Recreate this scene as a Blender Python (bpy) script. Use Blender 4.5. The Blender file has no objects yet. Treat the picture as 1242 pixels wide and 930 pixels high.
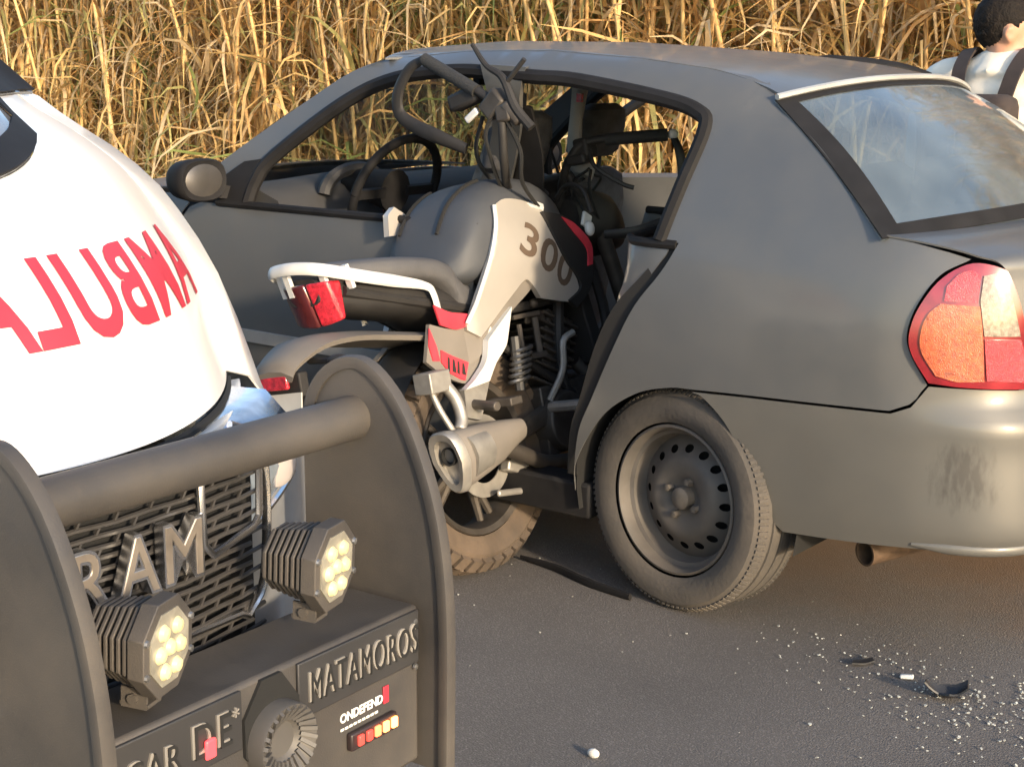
import bpy, bmesh, math, random
import numpy as np
from mathutils import Vector, Matrix, Euler, noise
from mathutils.geometry import delaunay_2d_cdt
R = math.radians
scene = bpy.context.scene
COL = scene.collection

# ------------------------------------------------------------------ camera, sky, sun, exposure
# World axes: x = the sedan's heading, y = the sedan's left, z = up; origin under its rear axle.
CAM_POS = (-1.988, 4.002, 1.398); CAM_YAW, CAM_PITCH, CAM_ROLL = -.905, -.210, .004
cam_d = bpy.data.cameras.new('camera'); cam = bpy.data.objects.new('camera', cam_d); COL.objects.link(cam)
_f = Vector((math.cos(CAM_YAW)*math.cos(CAM_PITCH), math.sin(CAM_YAW)*math.cos(CAM_PITCH), math.sin(CAM_PITCH)))
_r = Vector((math.sin(CAM_YAW), -math.cos(CAM_YAW), 0)); _u = _r.cross(_f)
_r2 = _r*math.cos(CAM_ROLL)+_u*math.sin(CAM_ROLL); _u2 = -_r*math.sin(CAM_ROLL)+_u*math.cos(CAM_ROLL)
cam.matrix_world = Matrix(((_r2.x,_u2.x,-_f.x,CAM_POS[0]),(_r2.y,_u2.y,-_f.y,CAM_POS[1]),(_r2.z,_u2.z,-_f.z,CAM_POS[2]),(0,0,0,1)))
cam_d.sensor_width = 36; cam_d.lens = 1864/1242*36; cam_d.clip_start = .05; cam_d.clip_end = 2000
scene.camera = cam

SUN_EL = R(15); SUN_AZ = math.atan2(.34, -1.0)          # low sun shining along the road from behind the sedan
world = bpy.data.worlds.new('World'); scene.world = world; world.use_nodes = True
nt = world.node_tree; sky = nt.nodes.new('ShaderNodeTexSky'); sky.sky_type = 'NISHITA'; sky.sun_disc = False
sky.sun_elevation = SUN_EL; sky.sun_rotation = math.pi/2-SUN_AZ; sky.dust_density = 1.2; sky.air_density = 1.0; sky.ozone_density = 1.5
nt.links.new(sky.outputs[0], nt.nodes['Background'].inputs[0]); nt.nodes['Background'].inputs[1].default_value = .15
sl = bpy.data.lights.new('sun', 'SUN'); sl.energy = 2.2; sl.angle = R(4); sl.color = (1, .80, .56)
sun = bpy.data.objects.new('sun', sl); COL.objects.link(sun)
sd = Vector((math.cos(SUN_AZ)*math.cos(SUN_EL), math.sin(SUN_AZ)*math.cos(SUN_EL), math.sin(SUN_EL)))
sun.rotation_euler = sd.to_track_quat('Z', 'Y').to_euler(); sun.location = (-12, 3, 8)
vs = scene.view_settings; vs.view_transform = 'Standard'; vs.look = 'None'; vs.exposure = 1.55; vs.gamma = 1; vs.use_curve_mapping = False

# ------------------------------------------------------------------ helpers
rnd = random.Random(7)
def sm(a, b, x):
    t = np.clip((x-a)/(b-a), 0, 1); return t*t*(3-2*t)
def cr(P, n=8, closed=False):
    P = [np.array(p, float) for p in P]; out = []; N = len(P)
    for i in range(N if closed else N-1):
        if closed: p0, p1, p2, p3 = P[(i-1) % N], P[i], P[(i+1) % N], P[(i+2) % N]
        else:
            p1, p2 = P[i], P[i+1]; p0 = P[i-1] if i else 2*p1-p2; p3 = P[i+2] if i+2 < N else 2*p2-p1
        for k in range(n):
            t = k/n
            out.append(.5*((2*p1)+(-p0+p2)*t+(2*p0-5*p1+4*p2-p3)*t*t+(-p0+3*p1-3*p2+p3)*t**3))
    if not closed: out.append(P[-1])
    return [tuple(float(c) for c in q) for q in out]
def join(*curves):
    out = []
    for c in curves:
        for p in c:
            if not out or math.dist(out[-1], p) > 1e-4: out.append(tuple(p))
    if math.dist(out[0], out[-1]) < 1e-4: out.pop()
    return out

def tag(o, label=None, cat=None, group=None, kind=None):
    if label: o['label'] = label
    if cat: o['category'] = cat
    if group: o['group'] = group
    if kind: o['kind'] = kind
    return o
def thing(name, label, cat, loc=(0,0,0), rot=(0,0,0), group=None):
    o = bpy.data.objects.new(name, None); COL.objects.link(o); o.location = loc; o.rotation_euler = rot
    o.empty_display_size = .1
    return tag(o, label, cat, group)
def mesh_obj(name, verts, faces, mat, parent=None, angle=38, bevel=0, solid=0, sub=0, loc=None, fmat=None):
    me = bpy.data.meshes.new(name); me.from_pydata([tuple(v) for v in verts], [], [tuple(f) for f in faces]); me.update()
    mats = mat if isinstance(mat, (list, tuple)) else [mat]
    for m in mats: me.materials.append(m)
    if fmat is not None: me.polygons.foreach_set('material_index', fmat)
    me.polygons.foreach_set('use_smooth', [True]*len(me.polygons))
    if angle < 180: me.set_sharp_from_angle(angle=R(angle))
    o = bpy.data.objects.new(name, me); COL.objects.link(o); o.parent = parent
    if loc is not None: o.location = loc
    if solid:
        m = o.modifiers.new('thickness', 'SOLIDIFY'); m.thickness = solid; m.offset = -1
        e = o.modifiers.new('split', 'EDGE_SPLIT'); e.split_angle = R(50)
    if bevel:
        m = o.modifiers.new('bevel', 'BEVEL'); m.width = bevel; m.segments = 2; m.limit_method = 'ANGLE'; m.angle_limit = R(35)
        m.harden_normals = False
    if sub:
        m = o.modifiers.new('sub', 'SUBSURF'); m.levels = sub; m.render_levels = sub
    return o
class MB:
    def __init__(s): s.v = []; s.f = []; s.fm = []
    def add(s, V, F, m=0):
        n = len(s.v); s.v += [tuple(map(float, p)) for p in V]; s.f += [tuple(i+n for i in f) for f in F]; s.fm += [m]*len(F); return s
    def box(s, c, d, rot=None, m=0, taper=(1,1)):
        M = rot.to_matrix() if isinstance(rot, Euler) else (rot or Matrix.Identity(3)); c = Vector(c); V = []
        for z in (-1, 1):
            tx, ty = taper if z > 0 else (1, 1)
            for x, y in ((-1,-1),(1,-1),(1,1),(-1,1)): V.append(c+M@Vector((x*d[0]/2*tx, y*d[1]/2*ty, z*d[2]/2)))
        return s.add(V, [(3,2,1,0),(4,5,6,7),(0,1,5,4),(1,2,6,5),(2,3,7,6),(3,0,4,7)], m)
    def bar(s, a, b, w, h, up=(0,0,1), m=0):
        a, b = Vector(a), Vector(b); d = (b-a); L = d.length; d.normalize(); r = d.cross(Vector(up)).normalized(); u = r.cross(d)
        return s.box((a+b)/2, (L, w, h), Matrix((d, r, u)).transposed(), m)
    def tube(s, path, r, seg=10, cap=True, m=0, flat=1.0, up=None):
        P = [Vector(p) for p in path]; n = len(P); rr = r if isinstance(r, (list, tuple)) else [r]*n
        if len(rr) != n: rr = list(np.interp(np.linspace(0, 1, n), np.linspace(0, 1, len(rr)), rr))
        V = []; F = []; nrm = None
        for i in range(n):
            t = (P[min(i+1, n-1)]-P[max(i-1, 0)]).normalized()
            if nrm is None:
                a = Vector(up) if up else (Vector((0,0,1)) if abs(t.z) < .9 else Vector((1,0,0)))
                nrm = (a-t*a.dot(t)).normalized()
            else: nrm = (nrm-t*nrm.dot(t)).normalized()
            b = t.cross(nrm)
            for k in range(seg):
                th = 2*math.pi*k/seg
                V.append(P[i]+nrm*math.cos(th)*rr[i]+b*math.sin(th)*rr[i]*flat)
        for i in range(n-1):
            for k in range(seg):
                k2 = (k+1) % seg; F.append((i*seg+k, i*seg+k2, (i+1)*seg+k2, (i+1)*seg+k))
        if cap: F.append(tuple(range(seg-1, -1, -1))); F.append(tuple((n-1)*seg+k for k in range(seg)))
        return s.add(V, F, m)
    def lathe(s, prof, seg=48, M=None, m=0, closed=False):
        """prof = (radius, axial); axis = local y of M"""
        M = M or Matrix.Identity(4); V = []; F = []; n = len(prof)
        for k in range(seg):
            th = 2*math.pi*k/seg
            for r, a in prof: V.append(M@Vector((r*math.cos(th), a, r*math.sin(th))))
        for k in range(seg):
            k2 = (k+1) % seg
            for i in range(n if closed else n-1):
                j = (i+1) % n; F.append((k*n+i, k2*n+i, k2*n+j, k*n+j))
        return s.add(V, F, m)
    def prism(s, poly, fn, d0, d1, m=0):
        """poly 2D (CCW), fn(a,b,d)->3D"""
        n = len(poly); V = [fn(a, b, d0) for a, b in poly]+[fn(a, b, d1) for a, b in poly]
        F = [tuple(range(n-1, -1, -1)), tuple(range(n, 2*n))]+[(i, (i+1) % n, n+(i+1) % n, n+i) for i in range(n)]
        return s.add(V, F, m)
    def ball(s, c, r, seg=12, rings=8, m=0):
        r = (r, r, r) if isinstance(r, (int, float)) else r; V = []; F = []
        for i in range(rings+1):
            ph = math.pi*i/rings
            for k in range(seg):
                th = 2*math.pi*k/seg
                V.append((c[0]+r[0]*math.sin(ph)*math.cos(th), c[1]+r[1]*math.sin(ph)*math.sin(th), c[2]+r[2]*math.cos(ph)))
        for i in range(rings):
            for k in range(seg):
                k2 = (k+1) % seg; F.append((i*seg+k, (i+1)*seg+k, (i+1)*seg+k2, i*seg+k2))
        return s.add(V, F, m)
    def loft(s, rings, cap=True, m=0):
        n = len(rings[0]); V = [p for r in rings for p in r]; F = []
        for i in range(len(rings)-1):
            for k in range(n):
                k2 = (k+1) % n; F.append((i*n+k, i*n+k2, (i+1)*n+k2, (i+1)*n+k))
        if cap: F.append(tuple(range(n-1, -1, -1))); F.append(tuple((len(rings)-1)*n+k for k in range(n)))
        return s.add(V, F, m)
    def build(s, name, mat, parent=None, fixn=True, **k):
        o = mesh_obj(name, s.v, s.f, mat, parent, fmat=s.fm if isinstance(mat, (list, tuple)) else None, **k)
        if fixn:
            bm = bmesh.new(); bm.from_mesh(o.data); bmesh.ops.recalc_face_normals(bm, faces=bm.faces); bm.to_mesh(o.data); bm.free()
        return o
def inpoly(x, y, poly):
    c = False; n = len(poly); j = n-1
    for i in range(n):
        xi, yi = poly[i]; xj, yj = poly[j]
        if (yi > y) != (yj > y) and x < (xj-xi)*(y-yi)/(yj-yi)+xi: c = not c
        j = i
    return c
def resample(poly, step):
    out = []; n = len(poly)
    for i in range(n):
        a, b = poly[i], poly[(i+1) % n]; L = math.dist(a, b); k = max(1, int(round(L/step)))
        for t in range(k): out.append((a[0]+(b[0]-a[0])*t/k, a[1]+(b[1]-a[1])*t/k))
    return out
def panel_geo(poly, mapper, step=.03, holes=(), flip=False):
    loops = [resample(poly, step)]+[resample(h, step) for h in holes]
    V = []; E = []
    for L in loops:
        n0 = len(V); V += L; E += [(n0+i, n0+(i+1) % len(L)) for i in range(len(L))]
    B = np.array(V); x0, y0 = B.min(0); x1, y1 = B.max(0); hh = step*.866
    for j in range(int((y1-y0)/hh)+2):
        y = y0+j*hh
        for i in range(int((x1-x0)/step)+2):
            x = x0+i*step+(step/2 if j % 2 else 0)
            if inpoly(x, y, poly) and not any(inpoly(x, y, h) for h in holes) and ((B-(x, y))**2).sum(1).min() > (step*.55)**2: V.append((x, y))
    vo, eo, fo, *_ = delaunay_2d_cdt([Vector(p) for p in V], E, [], 0, 1e-6)
    F = []
    for f in fo:
        cx = sum(vo[i].x for i in f)/3; cy = sum(vo[i].y for i in f)/3
        if inpoly(cx, cy, poly) and not any(inpoly(cx, cy, h) for h in holes):
            a, b, c = [vo[i] for i in f]
            ccw = (b.x-a.x)*(c.y-a.y)-(b.y-a.y)*(c.x-a.x) > 0
            F.append(tuple(f) if ccw != flip else tuple(reversed(f)))
    return [mapper(p.x, p.y) for p in vo], F
def panel(name, poly, mapper, mat, parent, step=.03, holes=(), flip=False, solid=.004, **k):
    V, F = panel_geo(poly, mapper, step, holes, flip); return mesh_obj(name, V, F, mat, parent, solid=solid, angle=k.pop('angle', 60), **k)
def patch_geo(fn, na, nb, flip=False):
    V = [fn(i/na, j/nb) for i in range(na+1) for j in range(nb+1)]; F = []
    for i in range(na):
        for j in range(nb):
            q = (i*(nb+1)+j, (i+1)*(nb+1)+j, (i+1)*(nb+1)+j+1, i*(nb+1)+j+1); F.append(q[::-1] if flip else q)
    return V, F
def patch(name, fn, na, nb, mat, parent, flip=False, solid=0, **k):
    V, F = patch_geo(fn, na, nb, flip); return mesh_obj(name, V, F, mat, parent, solid=solid, angle=k.pop('angle', 60), **k)
def text_geo(body, size=1, extrude=0, xs=1.0, offset=0, cuts=0, align='CENTER', spacing=1.0):
    cu = bpy.data.curves.new('t', 'FONT'); cu.body = body; cu.size = size; cu.extrude = extrude; cu.align_x = align; cu.align_y = 'CENTER'
    cu.offset = offset; cu.resolution_u = 4; cu.space_character = spacing
    o = bpy.data.objects.new('t', cu); COL.objects.link(o); dg = bpy.context.evaluated_depsgraph_get()
    me = bpy.data.meshes.new_from_object(o.evaluated_get(dg)); bpy.data.objects.remove(o)
    bm = bmesh.new(); bm.from_mesh(me); bmesh.ops.triangulate(bm, faces=bm.faces)
    if cuts:
        xs_ = [v.co.x for v in bm.verts]; ys_ = [v.co.y for v in bm.verts]
        for k in range(1, cuts):
            for ax, lo, hi in ((0, min(xs_), max(xs_)), (1, min(ys_), max(ys_))):
                n = cuts*4 if ax == 0 else cuts
                if ax == 1 and k >= n: continue
                p = [0,0,0]; p[ax] = lo+(hi-lo)*k/n; q = [0,0,0]; q[ax] = 1
                bmesh.ops.bisect_plane(bm, geom=bm.verts[:]+bm.edges[:]+bm.faces[:], plane_co=p, plane_no=q)
        for k in range(cuts, cuts*4):
            lo, hi = min(xs_), max(xs_)
            bmesh.ops.bisect_plane(bm, geom=bm.verts[:]+bm.edges[:]+bm.faces[:], plane_co=(lo+(hi-lo)*k/(cuts*4), 0, 0), plane_no=(1,0,0))
    bm.verts.index_update()
    V = [(v.co.x*xs, v.co.y, v.co.z) for v in bm.verts]; F = [tuple(v.index for v in f.verts) for f in bm.faces]; bm.free()
    return V, F

# ------------------------------------------------------------------ materials
MATS = {}
def pm(name, col, rough=.5, metal=0, var=.12, scale=6, bump=0, bscale=60, dust=0, dustcol=(.20,.17,.135), coat=0, spec=.5, emis=None, flake=0, edge=0):
    m = bpy.data.materials.new(name); m.use_nodes = True; N = m.node_tree.nodes; L = m.node_tree.links; b = N['Principled BSDF']
    b.inputs['Roughness'].default_value = rough; b.inputs['Metallic'].default_value = metal; b.inputs['Specular IOR Level'].default_value = spec
    b.inputs['Coat Weight'].default_value = coat; b.inputs['Coat Roughness'].default_value = .15
    tc = N.new('ShaderNodeTexCoord'); n1 = N.new('ShaderNodeTexNoise'); n1.inputs['Scale'].default_value = scale; n1.inputs['Detail'].default_value = 6
    L.new(tc.outputs['Object'], n1.inputs['Vector'])
    mr = N.new('ShaderNodeMapRange'); mr.inputs[3].default_value = 1-var*1.6; mr.inputs[4].default_value = 1+var*1.6; mr.inputs[1].default_value = .25; mr.inputs[2].default_value = .75
    L.new(n1.outputs['Fac'], mr.inputs[0])
    mul = N.new('ShaderNodeVectorMath'); mul.operation = 'SCALE'; mul.inputs[0].default_value = col; L.new(mr.outputs[0], mul.inputs['Scale'])
    out = mul.outputs[0]
    if dust:
        n2 = N.new('ShaderNodeTexNoise'); n2.inputs['Scale'].default_value = 3.3; n2.inputs['Detail'].default_value = 9; n2.inputs['Roughness'].default_value = .65
        L.new(tc.outputs['Object'], n2.inputs['Vector']); r2 = N.new('ShaderNodeMapRange'); r2.inputs[1].default_value = .38; r2.inputs[2].default_value = .72; r2.inputs[3].default_value = dust*.25; r2.inputs[4].default_value = dust
        L.new(n2.outputs['Fac'], r2.inputs[0]); mx = N.new('ShaderNodeMix'); mx.data_type = 'RGBA'; L.new(r2.outputs[0], mx.inputs[0]); L.new(out, mx.inputs[6]); mx.inputs[7].default_value = (*dustcol, 1); out = mx.outputs[2]
        rr = N.new('ShaderNodeMapRange'); rr.inputs[3].default_value = rough; rr.inputs[4].default_value = min(1, rough+.45); L.new(r2.outputs[0], rr.inputs[0]); L.new(rr.outputs[0], b.inputs['Roughness'])
    L.new(out, b.inputs['Base Color'])
    if bump:
        n3 = N.new('ShaderNodeTexNoise'); n3.inputs['Scale'].default_value = bscale; n3.inputs['Detail'].default_value = 4; L.new(tc.outputs['Object'], n3.inputs['Vector'])
        bp = N.new('ShaderNodeBump'); bp.inputs['Strength'].default_value = bump; bp.inputs['Distance'].default_value = .01; L.new(n3.outputs['Fac'], bp.inputs['Height']); L.new(bp.outputs[0], b.inputs['Normal'])
    if emis: b.inputs['Emission Color'].default_value = (*emis[0], 1); b.inputs['Emission Strength'].default_value = emis[1]
    MATS[name] = m; return m
def glassmat(name, tint=(.6,.65,.66), refl=.12, rough=.02, haze=0, hazecol=(.3,.3,.3)):
    m = bpy.data.materials.new(name); m.use_nodes = True; N = m.node_tree.nodes; L = m.node_tree.links; N.remove(N['Principled BSDF'])
    tr = N.new('ShaderNodeBsdfTransparent'); tr.inputs[0].default_value = (*tint, 1); gl = N.new('ShaderNodeBsdfGlossy'); gl.inputs['Roughness'].default_value = rough; gl.inputs['Color'].default_value = (.9,.9,.9,1)
    lw = N.new('ShaderNodeLayerWeight'); lw.inputs[0].default_value = .5; fr = N.new('ShaderNodeMath'); fr.operation = 'POWER'; fr.inputs[1].default_value = 4; L.new(lw.outputs['Facing'], fr.inputs[0]); ad = N.new('ShaderNodeMath'); ad.operation = 'ADD'; ad.use_clamp = True; ad.inputs[1].default_value = refl; L.new(fr.outputs[0], ad.inputs[0])
    mx = N.new('ShaderNodeMixShader'); L.new(ad.outputs[0], mx.inputs[0]); L.new(tr.outputs[0], mx.inputs[1]); L.new(gl.outputs[0], mx.inputs[2]); o = mx.outputs[0]
    if haze:
        df = N.new('ShaderNodeBsdfDiffuse'); df.inputs[0].default_value = (*hazecol, 1); m2 = N.new('ShaderNodeMixShader')
        tc = N.new('ShaderNodeTexCoord'); nz = N.new('ShaderNodeTexNoise'); nz.inputs['Scale'].default_value = 5; nz.inputs['Detail'].default_value = 8; L.new(tc.outputs['Object'], nz.inputs['Vector'])
        mp = N.new('ShaderNodeMapRange'); mp.inputs[1].default_value = .3; mp.inputs[2].default_value = .7; mp.inputs[3].default_value = haze*.5; mp.inputs[4].default_value = haze*1.4; L.new(nz.outputs['Fac'], mp.inputs[0])
        L.new(mp.outputs[0], m2.inputs[0]); L.new(o, m2.inputs[1]); L.new(df.outputs[0], m2.inputs[2]); o = m2.outputs[0]
    L.new(o, N['Material Output'].inputs[0]); MATS[name] = m; return m

paint = pm('grey_car_paint', (.086,.090,.094), .40, .25, .08, 2, bump=.10, bscale=4.5, dust=.65, dustcol=(.135,.13,.12), coat=.55)
black_trim = pm('black_trim', (.012,.012,.013), .65, 0, .2, 12, dust=.2, dustcol=(.045,.04,.038), spec=.15)
rubber = pm('rubber', (.03,.029,.028), .8, 0, .2, 9, bump=.15, bscale=90, dust=.75, dustcol=(.13,.11,.09))
steel_rim = pm('dirty_steel_rim', (.11,.105,.10), .55, .4, .2, 14, dust=.8, dustcol=(.14,.115,.09))
dark_hole = pm('dark_cavity', (.008,.008,.008), .9, 0, .05)
interior = pm('dark_interior_plastic', (.035,.036,.04), .65, 0, .15, 8, dust=.3, dustcol=(.09,.085,.08))
seat_cloth = pm('seat_cloth', (.05,.05,.055), .9, 0, .2, 25, bump=.2, bscale=250)
seat_grey = pm('grey_trim_plastic', (.30,.285,.27), .7, 0, .1, 10, dust=.3)
chrome = pm('chrome', (.82,.82,.83), .26, 1, .05)
dull_metal = pm('dull_metal', (.32,.32,.32), .4, .9, .15, 20, dust=.35)
car_glass = glassmat('car_glass', (.80,.83,.82), .02, .02, .05)
rear_glass_m = glassmat('rear_window_glass', (.45,.52,.55), .12, .07, .20, (.30,.36,.40))  # bluish reflection put into the glass as a diffuse haze colour
red_lens = pm('red_lens', (.22,.010,.016), .12, 0, .25, 20, coat=1)
red_lens2 = pm('bright_red_lens', (.42,.014,.026), .2, 0, .35, 90, bump=.35, bscale=420, coat=1)
amber_lens = pm('amber_lens', (.45,.075,.018), .2, 0, .35, 90, bump=.35, bscale=420, coat=1)
clear_lens = pm('clear_lens', (.27,.215,.165), .25, .3, .35, 90, bump=.4, bscale=420, coat=1)
# ------------------------------------------------------------------ ground, road
def ground_mats():
    m = pm('asphalt', (.060,.058,.056), .9, 0, .25, 3, bump=.5, bscale=220)
    N = m.node_tree.nodes; L = m.node_tree.links; b = N['Principled BSDF']
    tc = N.new('ShaderNodeTexCoord'); vo = N.new('ShaderNodeTexVoronoi'); vo.inputs['Scale'].default_value = 130; L.new(tc.outputs['Object'], vo.inputs['Vector'])
    cr_ = N.new('ShaderNodeValToRGB'); cr_.color_ramp.elements[0].position = .0; cr_.color_ramp.elements[0].color = (.18,.172,.165,1); cr_.color_ramp.elements[1].position = .45; cr_.color_ramp.elements[1].color = (.098,.095,.092,1)
    L.new(vo.outputs['Distance'], cr_.inputs[0])
    n1 = N.new('ShaderNodeTexNoise'); n1.inputs['Scale'].default_value = 1.6; n1.inputs['Detail'].default_value = 10; n1.inputs['Roughness'].default_value = .7; L.new(tc.outputs['Object'], n1.inputs['Vector'])
    sep = N.new('ShaderNodeSeparateXYZ'); L.new(tc.outputs['Object'], sep.inputs[0])
    # earth carried onto the road edge (towards -y)
    ad = N.new('ShaderNodeMath'); ad.operation = 'MULTIPLY_ADD'; ad.inputs[1].default_value = 1.5; L.new(n1.outputs['Fac'], ad.inputs[0]); L.new(sep.outputs['Y'], ad.inputs[2])
    mr = N.new('ShaderNodeMapRange'); mr.inputs[1].default_value = 1.35; mr.inputs[2].default_value = .55; mr.inputs[3].default_value = .12; mr.inputs[4].default_value = .95; L.new(ad.outputs[0], mr.inputs[0])
    mx = N.new('ShaderNodeMix'); mx.data_type = 'RGBA'; L.new(mr.outputs[0], mx.inputs[0]); L.new(cr_.outputs[0], mx.inputs[6]); mx.inputs[7].default_value = (.17,.105,.062,1)
    n2 = N.new('ShaderNodeTexNoise'); n2.inputs['Scale'].default_value = .9; n2.inputs['Detail'].default_value = 5; L.new(tc.outputs['Object'], n2.inputs['Vector'])
    r2 = N.new('ShaderNodeMapRange'); r2.inputs[1].default_value = .35; r2.inputs[2].default_value = .65; r2.inputs[3].default_value = .8; r2.inputs[4].default_value = 1.22; L.new(n2.outputs['Fac'], r2.inputs[0])
    mu = N.new('ShaderNodeVectorMath'); mu.operation = 'SCALE'; L.new(mx.outputs[2], mu.inputs[0]); L.new(r2.outputs[0], mu.inputs['Scale']); L.new(mu.outputs[0], b.inputs['Base Color'])
    return m
asphalt = ground_mats()
earth = pm('dry_earth', (.19,.125,.075), .95, 0, .3, 4, bump=.8, bscale=30)
straw_ground = pm('straw_litter_ground', (.30,.20,.10), .95, 0, .35, 7, bump=.9, bscale=40)
def sheet(name, x0, x1, y0, y1, z, mat, nx=40, ny=20, amp=0):
    def fn(a, b):
        x = x0+(x1-x0)*a; y = y0+(y1-y0)*b
        return (x, y, z+(amp*noise.noise((x*.9, y*.9, 1))+amp*.5*noise.noise((x*3, y*3, 5)) if amp else 0))
    return tag(patch(name, fn, nx, ny, mat, None), kind='structure')
sheet('ground', -300, 300, -300, 300, -.06, straw_ground, 4, 4)
sheet('road', -150, 150, -.75, 7.5, 0, asphalt, 60, 12)
sheet('earth_verge', -60, 60, -9, -.72, -.02, earth, 240, 40, .03)
# ------------------------------------------------------------------ sedan
car = thing('sedan', 'dusty dark grey sedan with crushed rear door and bent rear wheel', 'car', (0,0,0))
PLc = np.array(cr([(3.18,0),(3.14,.35),(3.0,.62),(2.75,.75),(2.4,.79),(2.0,.805),(1.4,.815),(.8,.817),(.2,.815),(-.2,.81),(-.45,.797),(-.64,.765),(-.78,.70),(-.86,.58),(-.905,.36),(-.925,0)], 24))
_d = np.r_[0, np.cumsum(np.hypot(*np.diff(PLc, axis=0).T))]; _s = -(_d-np.interp(0, -PLc[:,0], _d))
_tx = np.gradient(PLc[:,0], _d); _ty = np.gradient(PLc[:,1], _d); _o = np.argsort(_s)
SS, PX, PY, NX, NY = _s[_o], PLc[_o,0], PLc[_o,1], _ty[_o], -_tx[_o]
def smooth_table(X, Y):
    q = np.array(cr(list(zip(X, Y)), 10)); return q[:,0], q[:,1]
ZS, DS = smooth_table([.12,.2,.28,.38,.55,.75,.88,.95,1.1,1.3,1.36,1.40,1.425,1.44], [.11,.06,.032,.015,.003,.003,.018,.037,.09,.172,.205,.25,.315,.40])
ZR, DR = smooth_table([.2,.25,.29,.33,.42,.52,.58,.605,.64,.70,.85,.95,1.0,1.05], [.16,.07,.02,0,0,.004,.0,.012,.035,.04,.05,.07,.11,.17])
RAILX, RAILZ = [-.16,-.05,.1,.3,.6,.9,1.18,1.34], [1.312,1.348,1.372,1.395,1.415,1.412,1.392,1.415]
def rail(x): return float(np.interp(x, RAILX, RAILZ))
def zeff(x, z): return z+(1.415-rail(x))*float(sm(1.0, 1.34, z))
def body(s, z, side=1, off=0):
    x, y, nx, ny = (float(np.interp(s, SS, a)) for a in (PX, PY, NX, NY)); w = float(sm(-.5, -.9, s))
    d = float(np.interp(zeff(x, z), ZS, DS))*(1-w)+float(np.interp(z, ZR, DR))*w-off
    return (x-nx*d, side*(y-ny*d), z)
def side_panel(name, poly, mat, parent, side=1, off=0, disp=None, **k):
    def mp(s, z):
        p = body(s, z, side, off); return disp(p) if disp else p
    return panel(name, poly, mp, mat, parent, flip=(side > 0), **k)

q_edge = cr([(-.082,1.336),(-.062,1.287),(-.038,1.138),(.037,.917),(.129,.786),(.187,.675),(.255,.53),(.298,.439),(.32,.33),(.327,.262)], 6)
q_arch = cr([(.327,.262),(.312,.35),(.225,.484),(.122,.559),(.024,.589),(-.043,.594)], 6)
q_bump = cr([(-.043,.594),(-.186,.600),(-.40,.606),(-.555,.609)], 4)+[(-.60,.628),(-.636,.675)]
q_lamp = cr([(-.636,.675),(-.594,.744),(-.584,.792),(-.602,.856),(-.648,.923),(-.715,.958)], 5)
q_win = cr([(-.517,1.002),(-.401,1.10),(-.28,1.198),(-.147,1.285),(-.118,1.308)], 5)
qpoly = join(q_edge, q_arch, q_bump, q_lamp, [(-.66,.972)], q_win)
# bumper (left half outline, mirrored)
b_arch = cr([(-.048,.588),(-.085,.575),(-.153,.51),(-.207,.401),(-.248,.311),(-.295,.268)], 5)
SR = float(SS[0])
bpoly = join(b_arch, cr([(-.295,.268),(-.488,.276),(-.667,.285),(-.9,.283),(SR,.28)], 6), [(SR,.66)], [(-.88,.664),(-.786,.668),(-.64,.672),(-.604,.622),(-.558,.603)], [(-.40,.600),(-.186,.594)])
a_out = cr([(1.93,.955),(1.80,1.035),(1.62,1.15),(1.42,1.27),(1.27,1.358),(1.17,1.394)], 5)
a_in = cr([(1.592,.948),(1.575,1.02),(1.521,1.093),(1.272,1.266),(1.106,1.332),(.914,1.354),(.765,1.353),(.60,1.342),(.454,1.334),(.176,1.292),(.065,1.262),(.030,1.22),(.052,1.08),(.080,.948)], 5)
upoly = join(a_out, [(1.05,1.404),(.9,1.412),(.6,1.415),(.3,1.395),(.1,1.369),(-.03,1.349),(-.085,1.331),(-.092,1.318)], cr([(-.088,1.287),(-.068,1.138),(-.010+.028,.948)], 4), list(reversed(a_in)))
fdoor = join([(.655,.27),(1.89,.27),(1.945,.42),(1.952,.70)], [(1.931,.83),(1.85,.925),(1.80,.942),(.655,.942)])
rdoor = join([(.64,.27),(.64,.942),(.050,.942)], cr([(.058,.917),(.150,.786),(.208,.675),(.265,.53),(.295,.439),(.306,.30),(.308,.27)], 4))
arch_f = [(2.472+.325*math.cos(t), .30+.30*math.sin(t)) for t in np.linspace(math.pi, 0, 20)]
fend = join([(1.962,.27)], [(2.145,.27)], arch_f, [(2.80,.27),(2.95,.27),(3.25,.30),(3.35,.55),(3.2,.70),(2.9,.83)], cr([(2.6,.905),(2.2,.955),(1.90,.962)], 4), [(1.86,.935),(1.945,.83),(1.964,.7),(1.957,.42)])
def crush(p):
    x, y, z = p
    g = math.exp(-((x-.50)/.26)**2-((z-.62)/.42)**2)
    g2 = math.exp(-((x-.30)/.20)**2-((z-.80)/.22)**2)
    n = noise.noise((x*7, z*7, 3))*.030+noise.noise((x*17, z*13, 8))*.012
    f = float(sm(.20, .42, x+.05*(z-.7)+n)); e = float(sm(.10, .24, x))
    return (x-.05*f, y-.66*f-.03*e-.012+n*(.25+f), z)
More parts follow.
